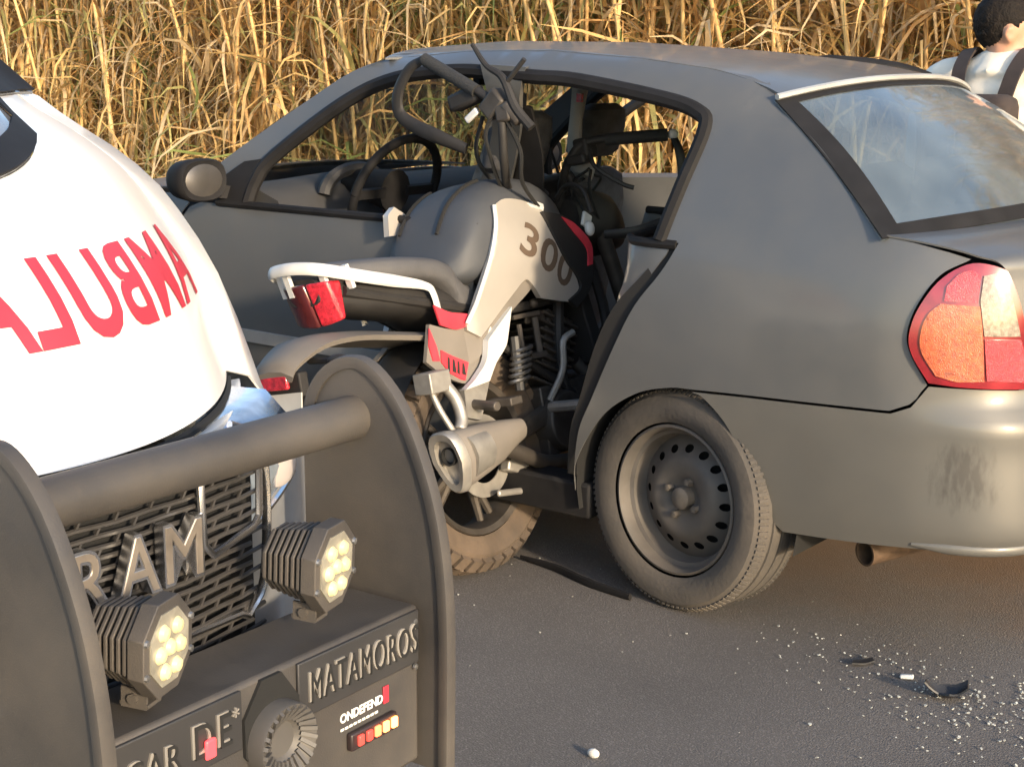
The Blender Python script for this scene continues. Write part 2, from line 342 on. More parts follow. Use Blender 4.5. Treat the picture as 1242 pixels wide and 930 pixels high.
for side in (1, -1):
    qp = side_panel('quarter_panel', qpoly, paint, car, side, step=.022)
    # black strip painted in as the shade of the open rear-door gap
    if side > 0:
        ed = [(s, z) for s, z in q_edge if .30 < z < 1.31]; wd_ = lambda z: .030+.035*math.exp(-((z-.72)/.2)**2)
        side_panel('door_gap_shade', join(ed, [(s+wd_(z), z) for s, z in reversed(ed)]), dark_hole, car, 1, off=-.012, solid=.03)
    up_ = side_panel('side_window_frame', upoly, paint, car, side, step=.025, solid=.02)
    rl = MB(); rl.tube([Vector(body(s, z, side, -.006)) for s, z in a_in], .021, 8, flat=1.0); rl.build('window_seal', black_trim, up_)
    side_panel('front_fender', fend, paint, car, side, step=.035)
    if side > 0:
        fd = side_panel('front_door', fdoor, paint, car, side, step=.03)
        side_panel('side_moulding', [(.66,.528),(1.94,.528),(1.94,.565),(.66,.565)], pm('moulding_grey', (.30,.30,.29), .5, 0, .1, dust=.4), fd, side, off=.012, solid=.01)
        h = MB(); h.tube([Vector(body(s, .945, side, .002)) for s in np.linspace(.655, 1.72, 12)], .012, 8); h.build('belt_seal', black_trim, fd)
        side_panel('door_handle', [(.72,.80),(.90,.80),(.90,.835),(.72,.835)], black_trim, fd, side, off=.02, solid=.02)
        rd = side_panel('rear_door', rdoor, paint, car, side, disp=crush, step=.022, angle=28)
        tag(rd, 'rear door crushed inwards by the motorcycle')
        h = MB(); h.tube([crush(body(s, .942, side, .004)) for s in np.linspace(.03, .63, 14)], .012, 8); h.build('belt_seal', black_trim, rd)
# sail patches, mirrors
sail = side_panel('mirror_base', [(1.80,.948),(1.60,.948),(1.585,1.02),(1.56,1.085),(1.63,1.075),(1.72,1.02)], black_trim, car, 1, off=.012, solid=.012)
def mirror(side):
    M = MB(); rings = []
    c = Vector((1.70, side*.875, 1.022))
    for x, ry, rz in ((.085,.02,.015),(.07,.062,.045),(.035,.085,.060),(-.01,.092,.066),(-.030,.092,.066),(-.038,.086,.061),(-.034,.074,.051)):
        rings.append([c+Vector((x+.02*math.sin(t)*0, side*ry*abs(math.cos(t))**.75*math.copysign(1, math.cos(t)), rz*abs(math.sin(t))**.75*math.copysign(1, math.sin(t)))) for t in np.linspace(0, 2*math.pi, 24, endpoint=False)])
    M.loft(rings); M.bar(c+Vector((.01,-side*.05,-.035)), (1.68, side*.735, .975), .05, .04)
    o = M.build('side_mirror', black_trim, car)
    g = MB(); g.loft([[c+Vector((-.030, side*.078*math.cos(t), .055*math.sin(t))) for t in np.linspace(0, 2*math.pi, 24, endpoint=False)], [c+Vector((-.0345, side*.072*math.cos(t), .049*math.sin(t))) for t in np.linspace(0, 2*math.pi, 24, endpoint=False)]])
    g.build('mirror_glass', pm('mirror_glass', (.10,.10,.105), .25, .6, .3, dust=.4), o)
mirror(1); mirror(-1)
# roof
def zc(x): return float(np.interp(x, [-.25,-.1,.05,.31,.715,1.1,1.35], [1.337,1.364,1.387,1.415,1.440,1.444,1.425]))
def roof_fn(a, b):
    t = b*2-1; xf = 1.33-.15*t*t; xr = -.21+.125*abs(t)**2.2; x = xf+(xr-xf)*a
    zr = (rail(x) if x < 1.18 else 1.392)-.002
    yr = .815-float(np.interp(zeff(x, zr) if x < 1.18 else zr, ZS, DS))+.002
    z = zr+(zc(x)-zr)*(1-abs(t)**2.1)
    p = Vector((x, yr*t, z)); w_ = float(sm(.88, 1, a)); q = Vector((-.225+.085*abs(t)**2.2, t*.582, 1.345-.040*abs(t)**2.4)); return p.lerp(q, w_)
patch('roof', roof_fn, 40, 40, paint, car, flip=True, solid=.006)
# windscreen + rear window
def lerp3(p, q, t): return Vector(p).lerp(Vector(q), t)
def ws_fn(a, b):
    t = b*2-1; base = Vector((2.12-.24*t*t, t*.745, 1.00-.03*t*t)); top = Vector((1.345-.15*t*t, t*.588, 1.424-.04*t*t))
    p = base.lerp(top, a); bul = math.sin(math.pi*a)*.03; return p+Vector((.5, 0, .85))*bul
patch('windscreen', ws_fn, 12, 16, car_glass, car, flip=True, solid=.004)
def rg_fn(a, b, off=0):
    t = b*2-1; top = Vector((-.215+.085*abs(t)**2.2, t*.600, 1.337-.045*abs(t)**2.4)); base = Vector((-.625+.122*t*t, t*.760, 1.005-.010*t*t))
    p = base.lerp(top, a); bul = math.sin(math.pi*a)*(.045-.034*t**4); return p+Vector((-.5, 0, .8))*(bul+off)
rw = patch('rear_window', lambda a, b: rg_fn(a, b), 16, 24, rear_glass_m, car, flip=False, solid=.004)
fr = MB()
def ring_patch(a0, a1, b0, b1, na, nb):
    V, F = patch_geo(lambda a, b: rg_fn(a0+(a1-a0)*a, b0+(b1-b0)*b, .004), na, nb); fr.add(V, F)
ring_patch(0, 1, 0, .045, 16, 2); ring_patch(0, 1, .955, 1, 16, 2); ring_patch(0, .07, .045, .955, 2, 24); ring_patch(.95, 1, .045, .955, 2, 24)
fr.build('window_border', black_trim, rw, fixn=False, solid=.004)
sl_ = MB(); sl_.tube([rg_fn(1.0, b, .012) for b in np.linspace(0, 1, 30)], .008, 6); sl_.build('roof_edge_highlight', pm('pale_edge', (.42,.42,.40), .4, .3), rw)  # pale tube paints the white highlight along the roof's rear edge
# trunk lid: deck then rear face
def trunk_fn(a, b):
    t = b*2-1
    pts = [(-.60+.10*t*t, .742, 1.002), (-.70+.09*t*t, .722, 1.0), (-.80+.10*t*t, .697, .992), (-.862+.12*t**4, .662, .975), (-.882+.12*t**4, .640, .93), (-.888+.10*t**4, .628, .80), (-.892+.10*t**4, .622, .66)]
    q = cr(pts, 5); f = a*(len(q)-1); i = min(int(f), len(q)-2); p = Vector(q[i]).lerp(Vector(q[i+1]), f-i)
    return (p.x, p.y*t, p.z-.026*t*t*min(1, a/.35)+.002)
patch('trunk_lid', trunk_fn, 30, 24, paint, car, flip=True, solid=.004)
pl_ = MB(); pl_.box((-.905,0,.80), (.012,.33,.16)); pl_.build('number_plate', pm('plate_white', (.6,.6,.58), .5), car, bevel=.003)
# rear bumper
V1, F1 = panel_geo(bpoly, lambda s, z: body(s, z, 1, .003), .024, (), True); V2, F2 = panel_geo(bpoly, lambda s, z: body(s, z, -1, .003), .024, (), False)
bm_ = MB(); bm_.add(V1, F1); bm_.add(V2, F2)
bumper_paint = pm('bumper_paint', (.12,.118,.11), .42, .3, .10, 3, dust=.45, dustcol=(.16,.145,.12), coat=.4)
def scuffs(m):
    N = m.node_tree.nodes; L = m.node_tree.links; b = N['Principled BSDF']; src = b.inputs['Base Color'].links[0].from_socket
    tc = N.new('ShaderNodeTexCoord'); mp = N.new('ShaderNodeMapping'); mp.inputs['Scale'].default_value = (70, 70, 22); L.new(tc.outputs['Object'], mp.inputs[0])
    n = N.new('ShaderNodeTexNoise'); n.inputs['Scale'].default_value = 1; n.inputs['Detail'].default_value = 8; L.new(mp.outputs[0], n.inputs['Vector'])
    vd = N.new('ShaderNodeVectorMath'); vd.operation = 'DISTANCE'; vd.inputs[1].default_value = (-.72,.735,.47); L.new(tc.outputs['Object'], vd.inputs[0])
    ma = N.new('ShaderNodeMapRange'); ma.inputs[1].default_value = .16; ma.inputs[2].default_value = .02; L.new(vd.outputs['Value'], ma.inputs[0])
    mm = N.new('ShaderNodeMath'); mm.operation = 'MULTIPLY'; L.new(ma.outputs[0], mm.inputs[0]); L.new(n.outputs['Fac'], mm.inputs[1])
    rg = N.new('ShaderNodeMapRange'); rg.inputs[1].default_value = .26; rg.inputs[2].default_value = .50; rg.inputs[4].default_value = .55; L.new(mm.outputs[0], rg.inputs[0])
    mx = N.new('ShaderNodeMix'); mx.data_type = 'RGBA'; L.new(rg.outputs[0], mx.inputs[0]); L.new(src, mx.inputs[6]); mx.inputs[7].default_value = (.05,.045,.04,1); L.new(mx.outputs[2], b.inputs['Base Color'])
scuffs(bumper_paint)
bump_o = bm_.build('rear_bumper', bumper_paint, car, fixn=False, solid=.004, angle=60)
lp = MB(); lp.tube([Vector(body(s, .295, 1, .004)) for s in np.linspace(-.62, SR, 24)]+[Vector(body(s, .295, -1, .004)) for s in np.linspace(SR, -.62, 24)][1:], [.004]+[.014]*20+[.004], 10, flat=.6); lp.build('bumper_lip', bumper_paint, bump_o)
# tail lamps
lamp_out = join(cr([(-.640,.682),(-.60,.744),(-.591,.792),(-.609,.854),(-.654,.918),(-.72,.951),(-.80,.940),(-.822,.922),(-.852,.86),(-.876,.78),(-.884,.70),(-.884,.668)], 5), cr([(-.884,.668),(-.786,.672),(-.70,.676)], 3))
SEG = {'amber_lens': (join(cr([(-.655,.70),(-.622,.75),(-.616,.79),(-.628,.835),(-.655,.862)], 4), [(-.742,.858),(-.752,.80),(-.762,.69),(-.70,.688)]), amber_lens),
       'brake_lens': ([(-.768,.692),(-.757,.785),(-.852,.782),(-.868,.74),(-.872,.685)], red_lens2),
       'reversing_lens': ([(-.756,.792),(-.742,.87),(-.748,.925),(-.79,.932),(-.812,.915),(-.848,.80),(-.85,.79)], clear_lens),
       'tail_lens': (join([(-.662,.868),(-.736,.865),(-.741,.925)], cr([(-.72,.937),(-.69,.928),(-.665,.90)], 3)), red_lens2)}
for side in (1, -1):
    lo = side_panel('tail_lamp', lamp_out, red_lens, car, side, off=.012, solid=.02, step=.02)
    for n, (pp, mt) in SEG.items(): side_panel(n, pp, mt, lo, side, off=.017, solid=.005, step=.018)
# bonnet, cowl, front bumper
def bonnet_fn(a, b):
    t = b*2-1; x = 1.98+(3.06-1.98)*a+.10*(1-t*t)*(1-a)-.22*t*t*a
    ys = .742-.10*a**3; z = float(np.interp(x, [1.9,2.2,2.6,2.9,3.1], [.985,.965,.91,.835,.75]))+.045*(1-t*t)
    return (x, ys*t, z)
patch('bonnet', bonnet_fn, 20, 20, paint, car, flip=False, solid=.005)
fb = MB(); SF = float(SS[-1])
for s_ in (1, -1):
    V, F = panel_geo([(2.95,.22),(SF,.22),(SF,.62),(3.25,.66),(2.95,.62)], lambda s, z: body(s, z, s_, .02), .06, (), s_ > 0); fb.add(V, F)
fb.build('front_bumper', paint, car, fixn=False, solid=.006)
for s_ in (1, -1):
    side_panel('headlamp', [(2.98,.66),(3.30,.63),(3.33,.74),(3.0,.82)], clear_lens, car, s_, off=.005, solid=.02, step=.04)
# sills, floor, wheel housings, interior
ml = MB(); ml.box((1.15, .70, .225), (1.7, .10, .10)); ml.build('sill', black_trim, car, bevel=.01)
ml = MB(); ml.box((1.15, -.70, .225), (1.7, .10, .10)); ml.build('sill', black_trim, car, bevel=.01)
fl = MB(); fl.box((1.75,0,.21), (1.45,1.36,.05)); fl.box((.45,-.50,.21), (1.15,.40,.05)); fl.box((-.40,0,.32), (.70,1.05,.05)); fl.box((-.12,.0,.62), (.04,1.25,.62)); fl.build('floor_pan', interior, car)
for sy in (1, -1):
    for cx_ in (0, 2.472):
        ar = MB()
        pr_ = [(.33*math.cos(t), .33*math.sin(t)) for t in np.linspace(-.25, math.pi+.25, 20)]
        V = []; 
        for a_, b_ in pr_: V += [(cx_+a_, sy*.77, .29+b_), (cx_+a_, sy*.45, .29+b_)]
        ar.add(V, [(2*i, 2*i+1, 2*i+3, 2*i+2) for i in range(len(pr_)-1)]); V = [(cx_+a_, sy*.45, .29+b_) for a_, b_ in pr_]; ar.add(V, [tuple(range(len(V)))]); ar.build('wheel_housing', dark_hole, car, fixn=False)
da = MB()
def dash_ring(y):
    h = .03*math.exp(-((y-.37)/.16)**2); 
    return [(1.50,y,.70),(1.48,y,.86),(1.53,y,.955+h),(1.62,y,.985+h*1.3),(1.80,y,.985+h*.3),(2.02,y,.96),(2.02,y,.70)]
da.loft([dash_ring(y) for y in np.linspace(-.70, .70, 29)]); dash = da.build('dashboard', interior, car, angle=50)
bz = MB(); bz.tube([(1.515, .37+.145*math.cos(t), .955+.085*math.sin(t)) for t in np.linspace(.1, math.pi-.1, 16)], .022, 8); bz.build('instrument_hood', interior, dash)
sw = MB(); tilt = Matrix.Translation((1.34,.37,.975))@Matrix.Rotation(R(-24), 4, 'Y')
ringp = [tilt@Vector((0, .185*math.cos(t), .185*math.sin(t))) for t in np.linspace(0, 2*math.pi, 41)]
sw.tube(ringp, .015, 10, cap=False); sw.tube([tilt@Vector((.0,0,0)), tilt@Vector((.20,0,-.06))], [.07,.035], 14)
for a_ in (0, math.pi, -math.pi/2): sw.bar(tilt@Vector((0, .05*math.cos(a_), .05*math.sin(a_))), tilt@Vector((0, .18*math.cos(a_), .18*math.sin(a_))), .03, .018, up=(1,0,.3))
sw.build('steering_wheel', black_trim, car)
def seat(cx_, cy_, name='front_seat', h=1.02):
    S = MB()
    def ring(c, hw, hd, k): return [(c[0]+hd*math.copysign(abs(math.cos(t))**.6, math.cos(t)), c[1]+hw*math.copysign(abs(math.sin(t))**.6, math.sin(t)), c[2]) for t in np.linspace(0, 2*math.pi, 20, endpoint=False)]
    S.loft([ring((cx_+.03-.26*(z-.42), cy_, z), w, d_, 1) for z, w, d_ in ((.36,.22,.06),(.45,.25,.075),(.70,.25,.07),(.90,.23,.06),(.99,.19,.05),(1.02,.12,.03))])
    S.box((cx_+.27, cy_, .38), (.50,.50,.15)); o = S.build(name, seat_cloth, car, bevel=.02)
    hr = MB(); hr.loft([ring((cx_+.03-.26*(z-.42), cy_, z), w, d_, 1) for z, w, d_ in ((1.06,.09,.03),(1.08,.125,.045),(1.16,.13,.05),(1.22,.11,.045),(1.24,.07,.02))]); hr.tube([(cx_-.13,cy_+.05,.98),(cx_-.14,cy_+.05,1.08)], .008, 6); hr.tube([(cx_-.13,cy_-.05,.98),(cx_-.14,cy_-.05,1.08)], .008, 6); hr.build('headrest', seat_cloth, o)
seat(.98, .40); seat(1.24, -.37)
rs = MB(); rs.box((.12,-.35,.40), (.50,.60,.18)); rs.box((-.07,-.02,.70), (.14,1.20,.52), Euler((0,R(-14),0))); ro = rs.build('rear_seat', seat_cloth, car, bevel=.03)
for y in (-.38, .0, .38):
    hr = MB(); hr.box((-.15,y,1.04), (.09,.22,.15), Euler((0,R(-10),0))); hr.build('headrest', seat_cloth, ro, bevel=.035)
ps = MB(); ps.box((-.32,0,.945), (.42,1.25,.02)); ps.build('parcel_shelf', interior, car)
# bent centre pillar and torn trim behind the handlebars
# centre pillar: still in place under the roof, bent inwards and forwards below
def strip(path, wid, th, side=(1,0,0)):
    rings = []
    P_ = [Vector(p) for p in cr(path, 5)]; W_ = np.interp(np.linspace(0, 1, len(P_)), np.linspace(0, 1, len(wid)), wid)
    for k, p in enumerate(P_):
        t = (P_[min(k+1, len(P_)-1)]-P_[max(k-1, 0)]).normalized(); sd_ = (Vector(side)-t*Vector(side).dot(t)).normalized(); nn_ = t.cross(sd_)
        a = sd_*W_[k]/2; b = nn_*th/2; rings.append([p-a-b, p-a*.9+b*1.2, p+a*.9+b*1.2, p+a-b])
    return rings
bp_ = MB(); bp_.loft(strip([(.695,.622,1.372),(.698,.618,1.31),(.705,.60,1.25),(.745,.55,1.18),(.83,.48,1.06),(.91,.42,.93),(.93,.36,.55),(.90,.42,.26)], [.16,.12,.095,.085,.09,.09,.09,.09], .022)); cpil = bp_.build('centre_pillar', paint, car, angle=30)
torn = pm('torn_grey_trim', (.16,.16,.155), .75, 0, .35, 30, bump=.4, bscale=60, dust=.5)
bp_ = MB(); bp_.loft(strip([(.80,.52,1.235),(.85,.485,1.13),(.93,.45,1.0),(.99,.42,.88)], [.035,.06,.065,.06], .012)); bp_.build('torn_pillar_trim', torn, cpil, angle=30)
bp_ = MB(); bp_.loft(strip([(.675,.56,1.26),(.70,.50,1.14),(.76,.42,1.0),(.80,.36,.86)], [.05,.085,.10,.08], .012)); bp_.build('pillar_inner_trim', black_trim, cpil, angle=30)
gt = MB(); tp = [(.80,.12,1.31),(.785,.16,1.22),(.77,.19,1.14),(.735,.2,1.07),(.73,.2,1.04)]
ys_ = [.055,.045,.05,.085,.06]; gt.loft([[Vector(p)+Vector((.5*w*math.cos(t)*1.0, -.02*math.cos(t)+.02*math.sin(t), .015*math.sin(t))) for t in np.linspace(0, 2*math.pi, 14, endpoint=False)] for p, w in zip(tp, [1.5*y for y in ys_])])
gtrim = gt.build('hanging_trim_panel', seat_grey, car); tg = MB(); tg.box((.755,.185,1.275), (.018,.012,.025)); tg.build('red_tag', red_lens2, gtrim)
be = MB(); be.bar((.72,.52,1.30), (.93,.30,.62), .045, .003, up=(0,1,0)); be.build('seat_belt', interior, car)
im = MB(); im.box((1.22,0,1.335), (.03,.22,.06)); im.tube([(1.22,0,1.35),(1.32,0,1.40)], .01, 6); im.build('rear_view_mirror', black_trim, car, bevel=.012)
for y in (.37,-.37):
    v_ = MB(); v_.box((1.13,y,1.375), (.16,.36,.015), Euler((0,R(12),0))); v_.build('sun_visor', seat_grey, car, bevel=.005)
hl = patch('headliner', lambda a, b: Vector(roof_fn(.04+.92*a, .04+.92*b))-Vector((0,0,.022)), 16, 16, pm('headliner_cloth', (.22,.21,.20), .9), car)
# far-side doors standing open
def open_door(name, hinge, length, ang, winsl):
    E_ = bpy.data.objects.new(name, None); COL.objects.link(E_); E_.parent = car; E_.location = (hinge, -.80, .028 if length < 1 else 0); E_.rotation_euler = (0,0,R(ang))
    # local: closed door runs along -x from the hinge, outer face at y=0, tumblehome towards +y
    def mp(s, z): return (s, float(np.interp(z, ZS, DS)), z)
    panel('door_skin', [(-length,.27),(-.005,.27),(-.005,.942),(-length,.942)], mp, paint, E_, step=.06, solid=.05)
    w = MB(); w.tube([mp(s, z) for s, z in winsl], .02, 8, flat=1.4); w.build('window_frame', black_trim, E_)
    return E_
open_door('rear_door', .645, .60, 58, cr([(-.02,.94),(-.015,1.25),(-.05,1.345),(-.2,1.35),(-.42,1.325),(-.58,1.27),(-.60,1.2),(-.56,.94)], 5))
open_door('front_door', 1.93, 1.26, 40, cr([(-.33,.94),(-.36,1.02),(-.62,1.24),(-.83,1.33),(-1.1,1.355),(-1.22,1.34),(-1.25,1.28),(-1.25,.94)], 5))
# exhaust
ex = MB(); ex.lathe([(.033,0),(.031,.34),(.026,.34),(.028,.0)], 20, Matrix.Translation((-.462,.672,.222))@Matrix.Rotation(R(158), 4, 'Z')@Matrix.Rotation(R(3), 4, 'X'), closed=True); ex.build('exhaust_pipe', pm('rusty_exhaust', (.13,.085,.055), .7, .5, .3, 20), car)
# wheels
tyre_prof = [(.20,-.082),(.215,-.092),(.245,-.096),(.268,-.090),(.279,-.078),(.286,-.070),(.2875,-.045),(.283,-.044),(.283,-.036),(.288,-.035),(.2885,-.004),(.284,-.003),(.284,.003),(.2885,.004),(.288,.035),(.283,.036),(.283,.044),(.2875,.045),(.286,.070),(.279,.078),(.268,.090),(.245,.096),(.215,.092),(.20,.082)]
def make_wheel(name, loc, rot, parent):
    W_ = bpy.data.objects.new(name, None); COL.objects.link(W_); W_.parent = parent; W_.location = loc; W_.rotation_euler = rot
    T = MB(); T.lathe(tyre_prof, 72)
    for k in range(110):
        for sgn in (1, -1):
            a_ = 2*math.pi*(k+.5)/110; c_ = Vector((.2825*math.cos(a_), sgn*.0700, .2825*math.sin(a_)))
            T.box(c_, (.009,.024,.0085), Matrix.Rotation(-a_, 3, 'Y')@Matrix.Rotation(sgn*.5, 3, 'Z'))
    T.build('tyre', rubber, W_, angle=30)
    Rm = MB(); Rm.lathe([(.181,-.075),(.196,.072),(.194,.080),(.188,.082),(.182,.074),(.178,.05),(.168,.045),(.166,.015),(.160,.005),(.150,.012)], 64)
    holes = [[(.128*math.cos(t0)+.0135*math.cos(t), .128*math.sin(t0)+.0105*math.sin(t)) for t in np.linspace(0, 2*math.pi, 10, endpoint=False)] for t0 in np.linspace(0, 2*math.pi, 16, endpoint=False)]
    circ = lambda r, n: [(r*math.cos(t), r*math.sin(t)) for t in np.linspace(0, 2*math.pi, n, endpoint=False)]
    def ymap(a, b):
        r = math.hypot(a, b); return (a, float(np.interp(r, [0,.03,.045,.06,.085,.105,.118,.150], [.030,.030,.034,.045,.050,.046,.034,.012])), b)
    V, F = panel_geo(circ(.150, 64), ymap, .012, holes, True); Rm.add(V, F)
    ro_ = Rm.build('rim', steel_rim, W_, fixn=False, angle=50)
    hb = MB(); hb.lathe([(0,.060),(.02,.060),(.028,.055),(.030,.03)], 20)
    for t0 in np.linspace(0, 2*math.pi, 4, endpoint=False): hb.lathe([(0,.058),(.009,.056),(.011,.035)], 6, Matrix.Translation((.05*math.cos(t0+.4), 0, .05*math.sin(t0+.4))))
    hb.build('hub', pm('hub_metal', (.12,.11,.10), .6, .5, .25, 30, dust=.6), ro_)
    bk = MB(); bk.lathe([(0,-.01),(.175,-.01)], 32); bk.build('brake_drum', dark_hole, W_)
    return W_
make_wheel('wheel', (.005,.702,.289), (R(2.0),0,R(-9)), car)
make_wheel('wheel', (2.472,.70,.289), (0,0,0), car)
make_wheel('wheel', (0,-.70,.289), (0,0,R(180)), car)
make_wheel('wheel', (2.472,-.70,.289), (0,0,R(180)), car)
for cx_ in (0, 2.472):
    ax = MB(); ax.tube([(cx_,.62,.29),(cx_,-.62,.29)], .03, 8); ax.build('axle', black_trim, car)
# ------------------------------------------------------------------ motorcycle (local: x forward, y left, z up)
bike = thing('motorcycle', 'silver and red adventure motorcycle rammed into the side of the grey sedan', 'motorcycle', (.61,.87,.0), (R(-12),0,R(-90)))
silver = pm('silver_plastic', (.56,.52,.47), .32, .45, .06, 5, dust=.12, coat=.4)
white_p = pm('white_plastic', (.62,.62,.60), .4, 0, .08, 8, dust=.3)
grey_p = pm('grey_brown_plastic', (.17,.155,.14), .55, .1, .12, 8, dust=.5)
slate = pm('slate_plastic', (.036,.041,.050), .55, .0, .12, 6, dust=.35, dustcol=(.10,.095,.09))
dark_p = pm('dark_plastic', (.016,.015,.015), .55, 0, .2, 9, dust=.3, dustcol=(.06,.055,.05), spec=.3)
vinyl = pm('seat_vinyl', (.06,.06,.065), .6, 0, .1, 30, bump=.12, bscale=300, dust=.4, dustcol=(.13,.125,.12))
red_p = pm('red_decal', (.60,.03,.055), .4, 0, .15, 20, dust=.15)
metal_d = pm('dark_metal', (.075,.07,.065), .5, .6, .25, 20, dust=.45, dustcol=(.12,.09,.065))
cast = pm('cast_alloy', (.40,.385,.36), .45, .7, .15, 25, dust=.35)
spring_m = pm('spring', (.11,.11,.11), .4, .6)
mud_rubber = pm('muddy_rubber', (.045,.038,.032), .85, 0, .3, 14, bump=.3, dust=.9, dustcol=(.15,.105,.07))
decal_brown = pm('number_decal', (.10,.07,.05), .5)
def ell(u, v, w, hv, hw, n=20, p=.75): return [(u, v+hv*math.copysign(abs(math.cos(t))**p, math.cos(t)), w+hw*math.copysign(abs(math.sin(t))**p, math.sin(t))) for t in np.linspace(0, 2*math.pi, n, endpoint=False)]
# wheels with knobbly tyres
def moto_wheel(cx_, rad, tw, name, rot=(0,0,0)):
    W_ = bpy.data.objects.new(name, None); COL.objects.link(W_); W_.parent = bike; W_.location = (cx_, 0, rad); W_.rotation_euler = rot
    T = MB(); prof = [(rad-.095,-tw*.36),(rad-.07,-tw*.46),(rad-.045,-tw*.5),(rad-.02,-tw*.40),(rad-.010,-tw*.2),(rad-.008,0),(rad-.010,tw*.2),(rad-.02,tw*.40),(rad-.045,tw*.5),(rad-.07,tw*.46),(rad-.095,tw*.36)]
    T.lathe(prof, 60)
    for k in range(40):
        for j, (ya, rr_, tilt_) in enumerate(((-.40,-.018,.75),(-.14,-.003,.22),(.14,-.003,-.22),(.40,-.018,-.75))):
            a_ = 2*math.pi*(k+(.5 if j in (1, 2) else 0))/40; c_ = Vector(((rad+rr_)*math.cos(a_), ya*tw, (rad+rr_)*math.sin(a_)))
            T.box(c_, (.020,.040,.034), Matrix.Rotation(-a_, 3, 'Y')@Matrix.Rotation(-tilt_, 3, 'Z'))
    T.build('tyre', mud_rubber, W_, angle=30)
    Rm = MB(); Rm.lathe([(rad-.097,-tw*.36),(rad-.10,-tw*.40),(rad-.115,-tw*.34),(rad-.125,0),(rad-.115,tw*.34),(rad-.10,tw*.40),(rad-.097,tw*.36)], 48)
    for k in range(5):
        for s_ in (-.12, .12):
            a_ = 2*math.pi*k/5+s_; Rm.tube([(.035*math.cos(a_-s_), 0, .035*math.sin(a_-s_)), ((rad-.115)*math.cos(a_), 0, (rad-.115)*math.sin(a_))], [.016,.011], 8)
    Rm.lathe([(0,-.09),(.035,-.09),(.04,-.05),(.03,0),(.04,.05),(.035,.09),(0,.09)], 24); Rm.build('rim', metal_d, W_)
    D = MB(); D.lathe([(.075,-.082),(.115,-.082),(.115,-.078),(.075,-.078)], 40, closed=True); D.build('brake_disc', cast, W_)
    return W_
moto_wheel(.03, .315, .155, 'rear_wheel'); fw_ = moto_wheel(.93, .305, .11, 'front_wheel', (0,0,R(14)))
# fork, swingarm, frame
fk = MB()
for v in (-.095,.095): fk.tube([(.70,v,.97),(.80,v,.62),(.93,v,.31)], [.026,.026,.022], 10)
fk.build('fork', metal_d, bike)
sg = MB()
for v in (-.105,.105): sg.tube([(.03,v,.315),(.25,v,.37),(.46,v*.9,.41)], [.022,.03,.032], 8, flat=.7)
sg.box((.03,-.125,.315), (.10,.025,.05)); sg.tube([(.03,-.15,.315),(.03,.15,.315)], .012, 8); sg.build('swingarm', metal_d, bike)
fm = MB()
for v in (-.11,.11):
    fm.tube(cr([(.66,v*.3,.93),(.45,v,.72),(.40,v,.50),(.44,v,.36)], 5), .017, 8); fm.tube(cr([(.42,v,.70),(.15,v,.70),(-.15,v,.76),(-.40,v*.8,.82)], 5), .014, 8); fm.tube([(.44,v,.42),(.12,v,.62),(-.12,v,.75)], .012, 8)
    fm.tube(cr([(.70,v*.3,.88),(.66,v,.60),(.58,v,.30),(.40,v,.27)], 5), .016, 8)
fm.build('frame', dark_p, bike)
# engine
en = MB(); en.box((.44,0,.36), (.30,.22,.20)); en.lathe([(0,-.14),(.085,-.14),(.09,-.11),(.09,.11),(.085,.14),(0,.14)], 28, Matrix.Translation((.37,0,.35)))
for k in range(9): en.box((.34+.012*k,-.02,.46+.022*k), (.17,.19,.010), Euler((0,R(25),0)))
en.box((.42,-.02,.56), (.12,.15,.20), Euler((0,R(25),0))); en.box((.32,-.105,.655), (.09,.012,.02)); eng = en.build('engine', metal_d, bike, bevel=.006)
rd_ = MB(); rd_.box((.56,0,.62), (.05,.26,.26), Euler((0,R(-12),0))); rd_.build('radiator', dark_p, bike, bevel=.006)
hd = MB(); hd.tube(cr([(.55,-.05,.50),(.62,-.10,.38),(.50,-.14,.24),(.25,-.14,.25),(.10,-.17,.30),(-.02,-.195,.345)], 6), .022, 10); hd.build('exhaust_header', metal_d, bike)
# cylinder end plate bits seen under the tank
cy = MB(); cy.tube([(.29,-.13,.66),(.29,-.13,.56)], .010, 8); cy.box((.245,-.13,.672), (.12,.02,.012)); cy.tube([(.215,-.13,.65),(.215,-.13,.57)], .008, 8); cy.box((.27,-.13,.555), (.07,.03,.015)); cy.ball((.295,-.13,.70), .014); cy.build('linkage', metal_d, eng)
sh = MB(); sh.tube([(.17+.035*math.cos(t)+.010*t/6.28*.6, -.135+.035*math.sin(t)*.6, .49+.016*t/6.28) for t in np.linspace(0, 2*math.pi*6, 90)], .006, 6); sh.tube([(.17,-.135,.47),(.18,-.135,.62)], .014, 8); sh.build('shock_spring', spring_m, bike)
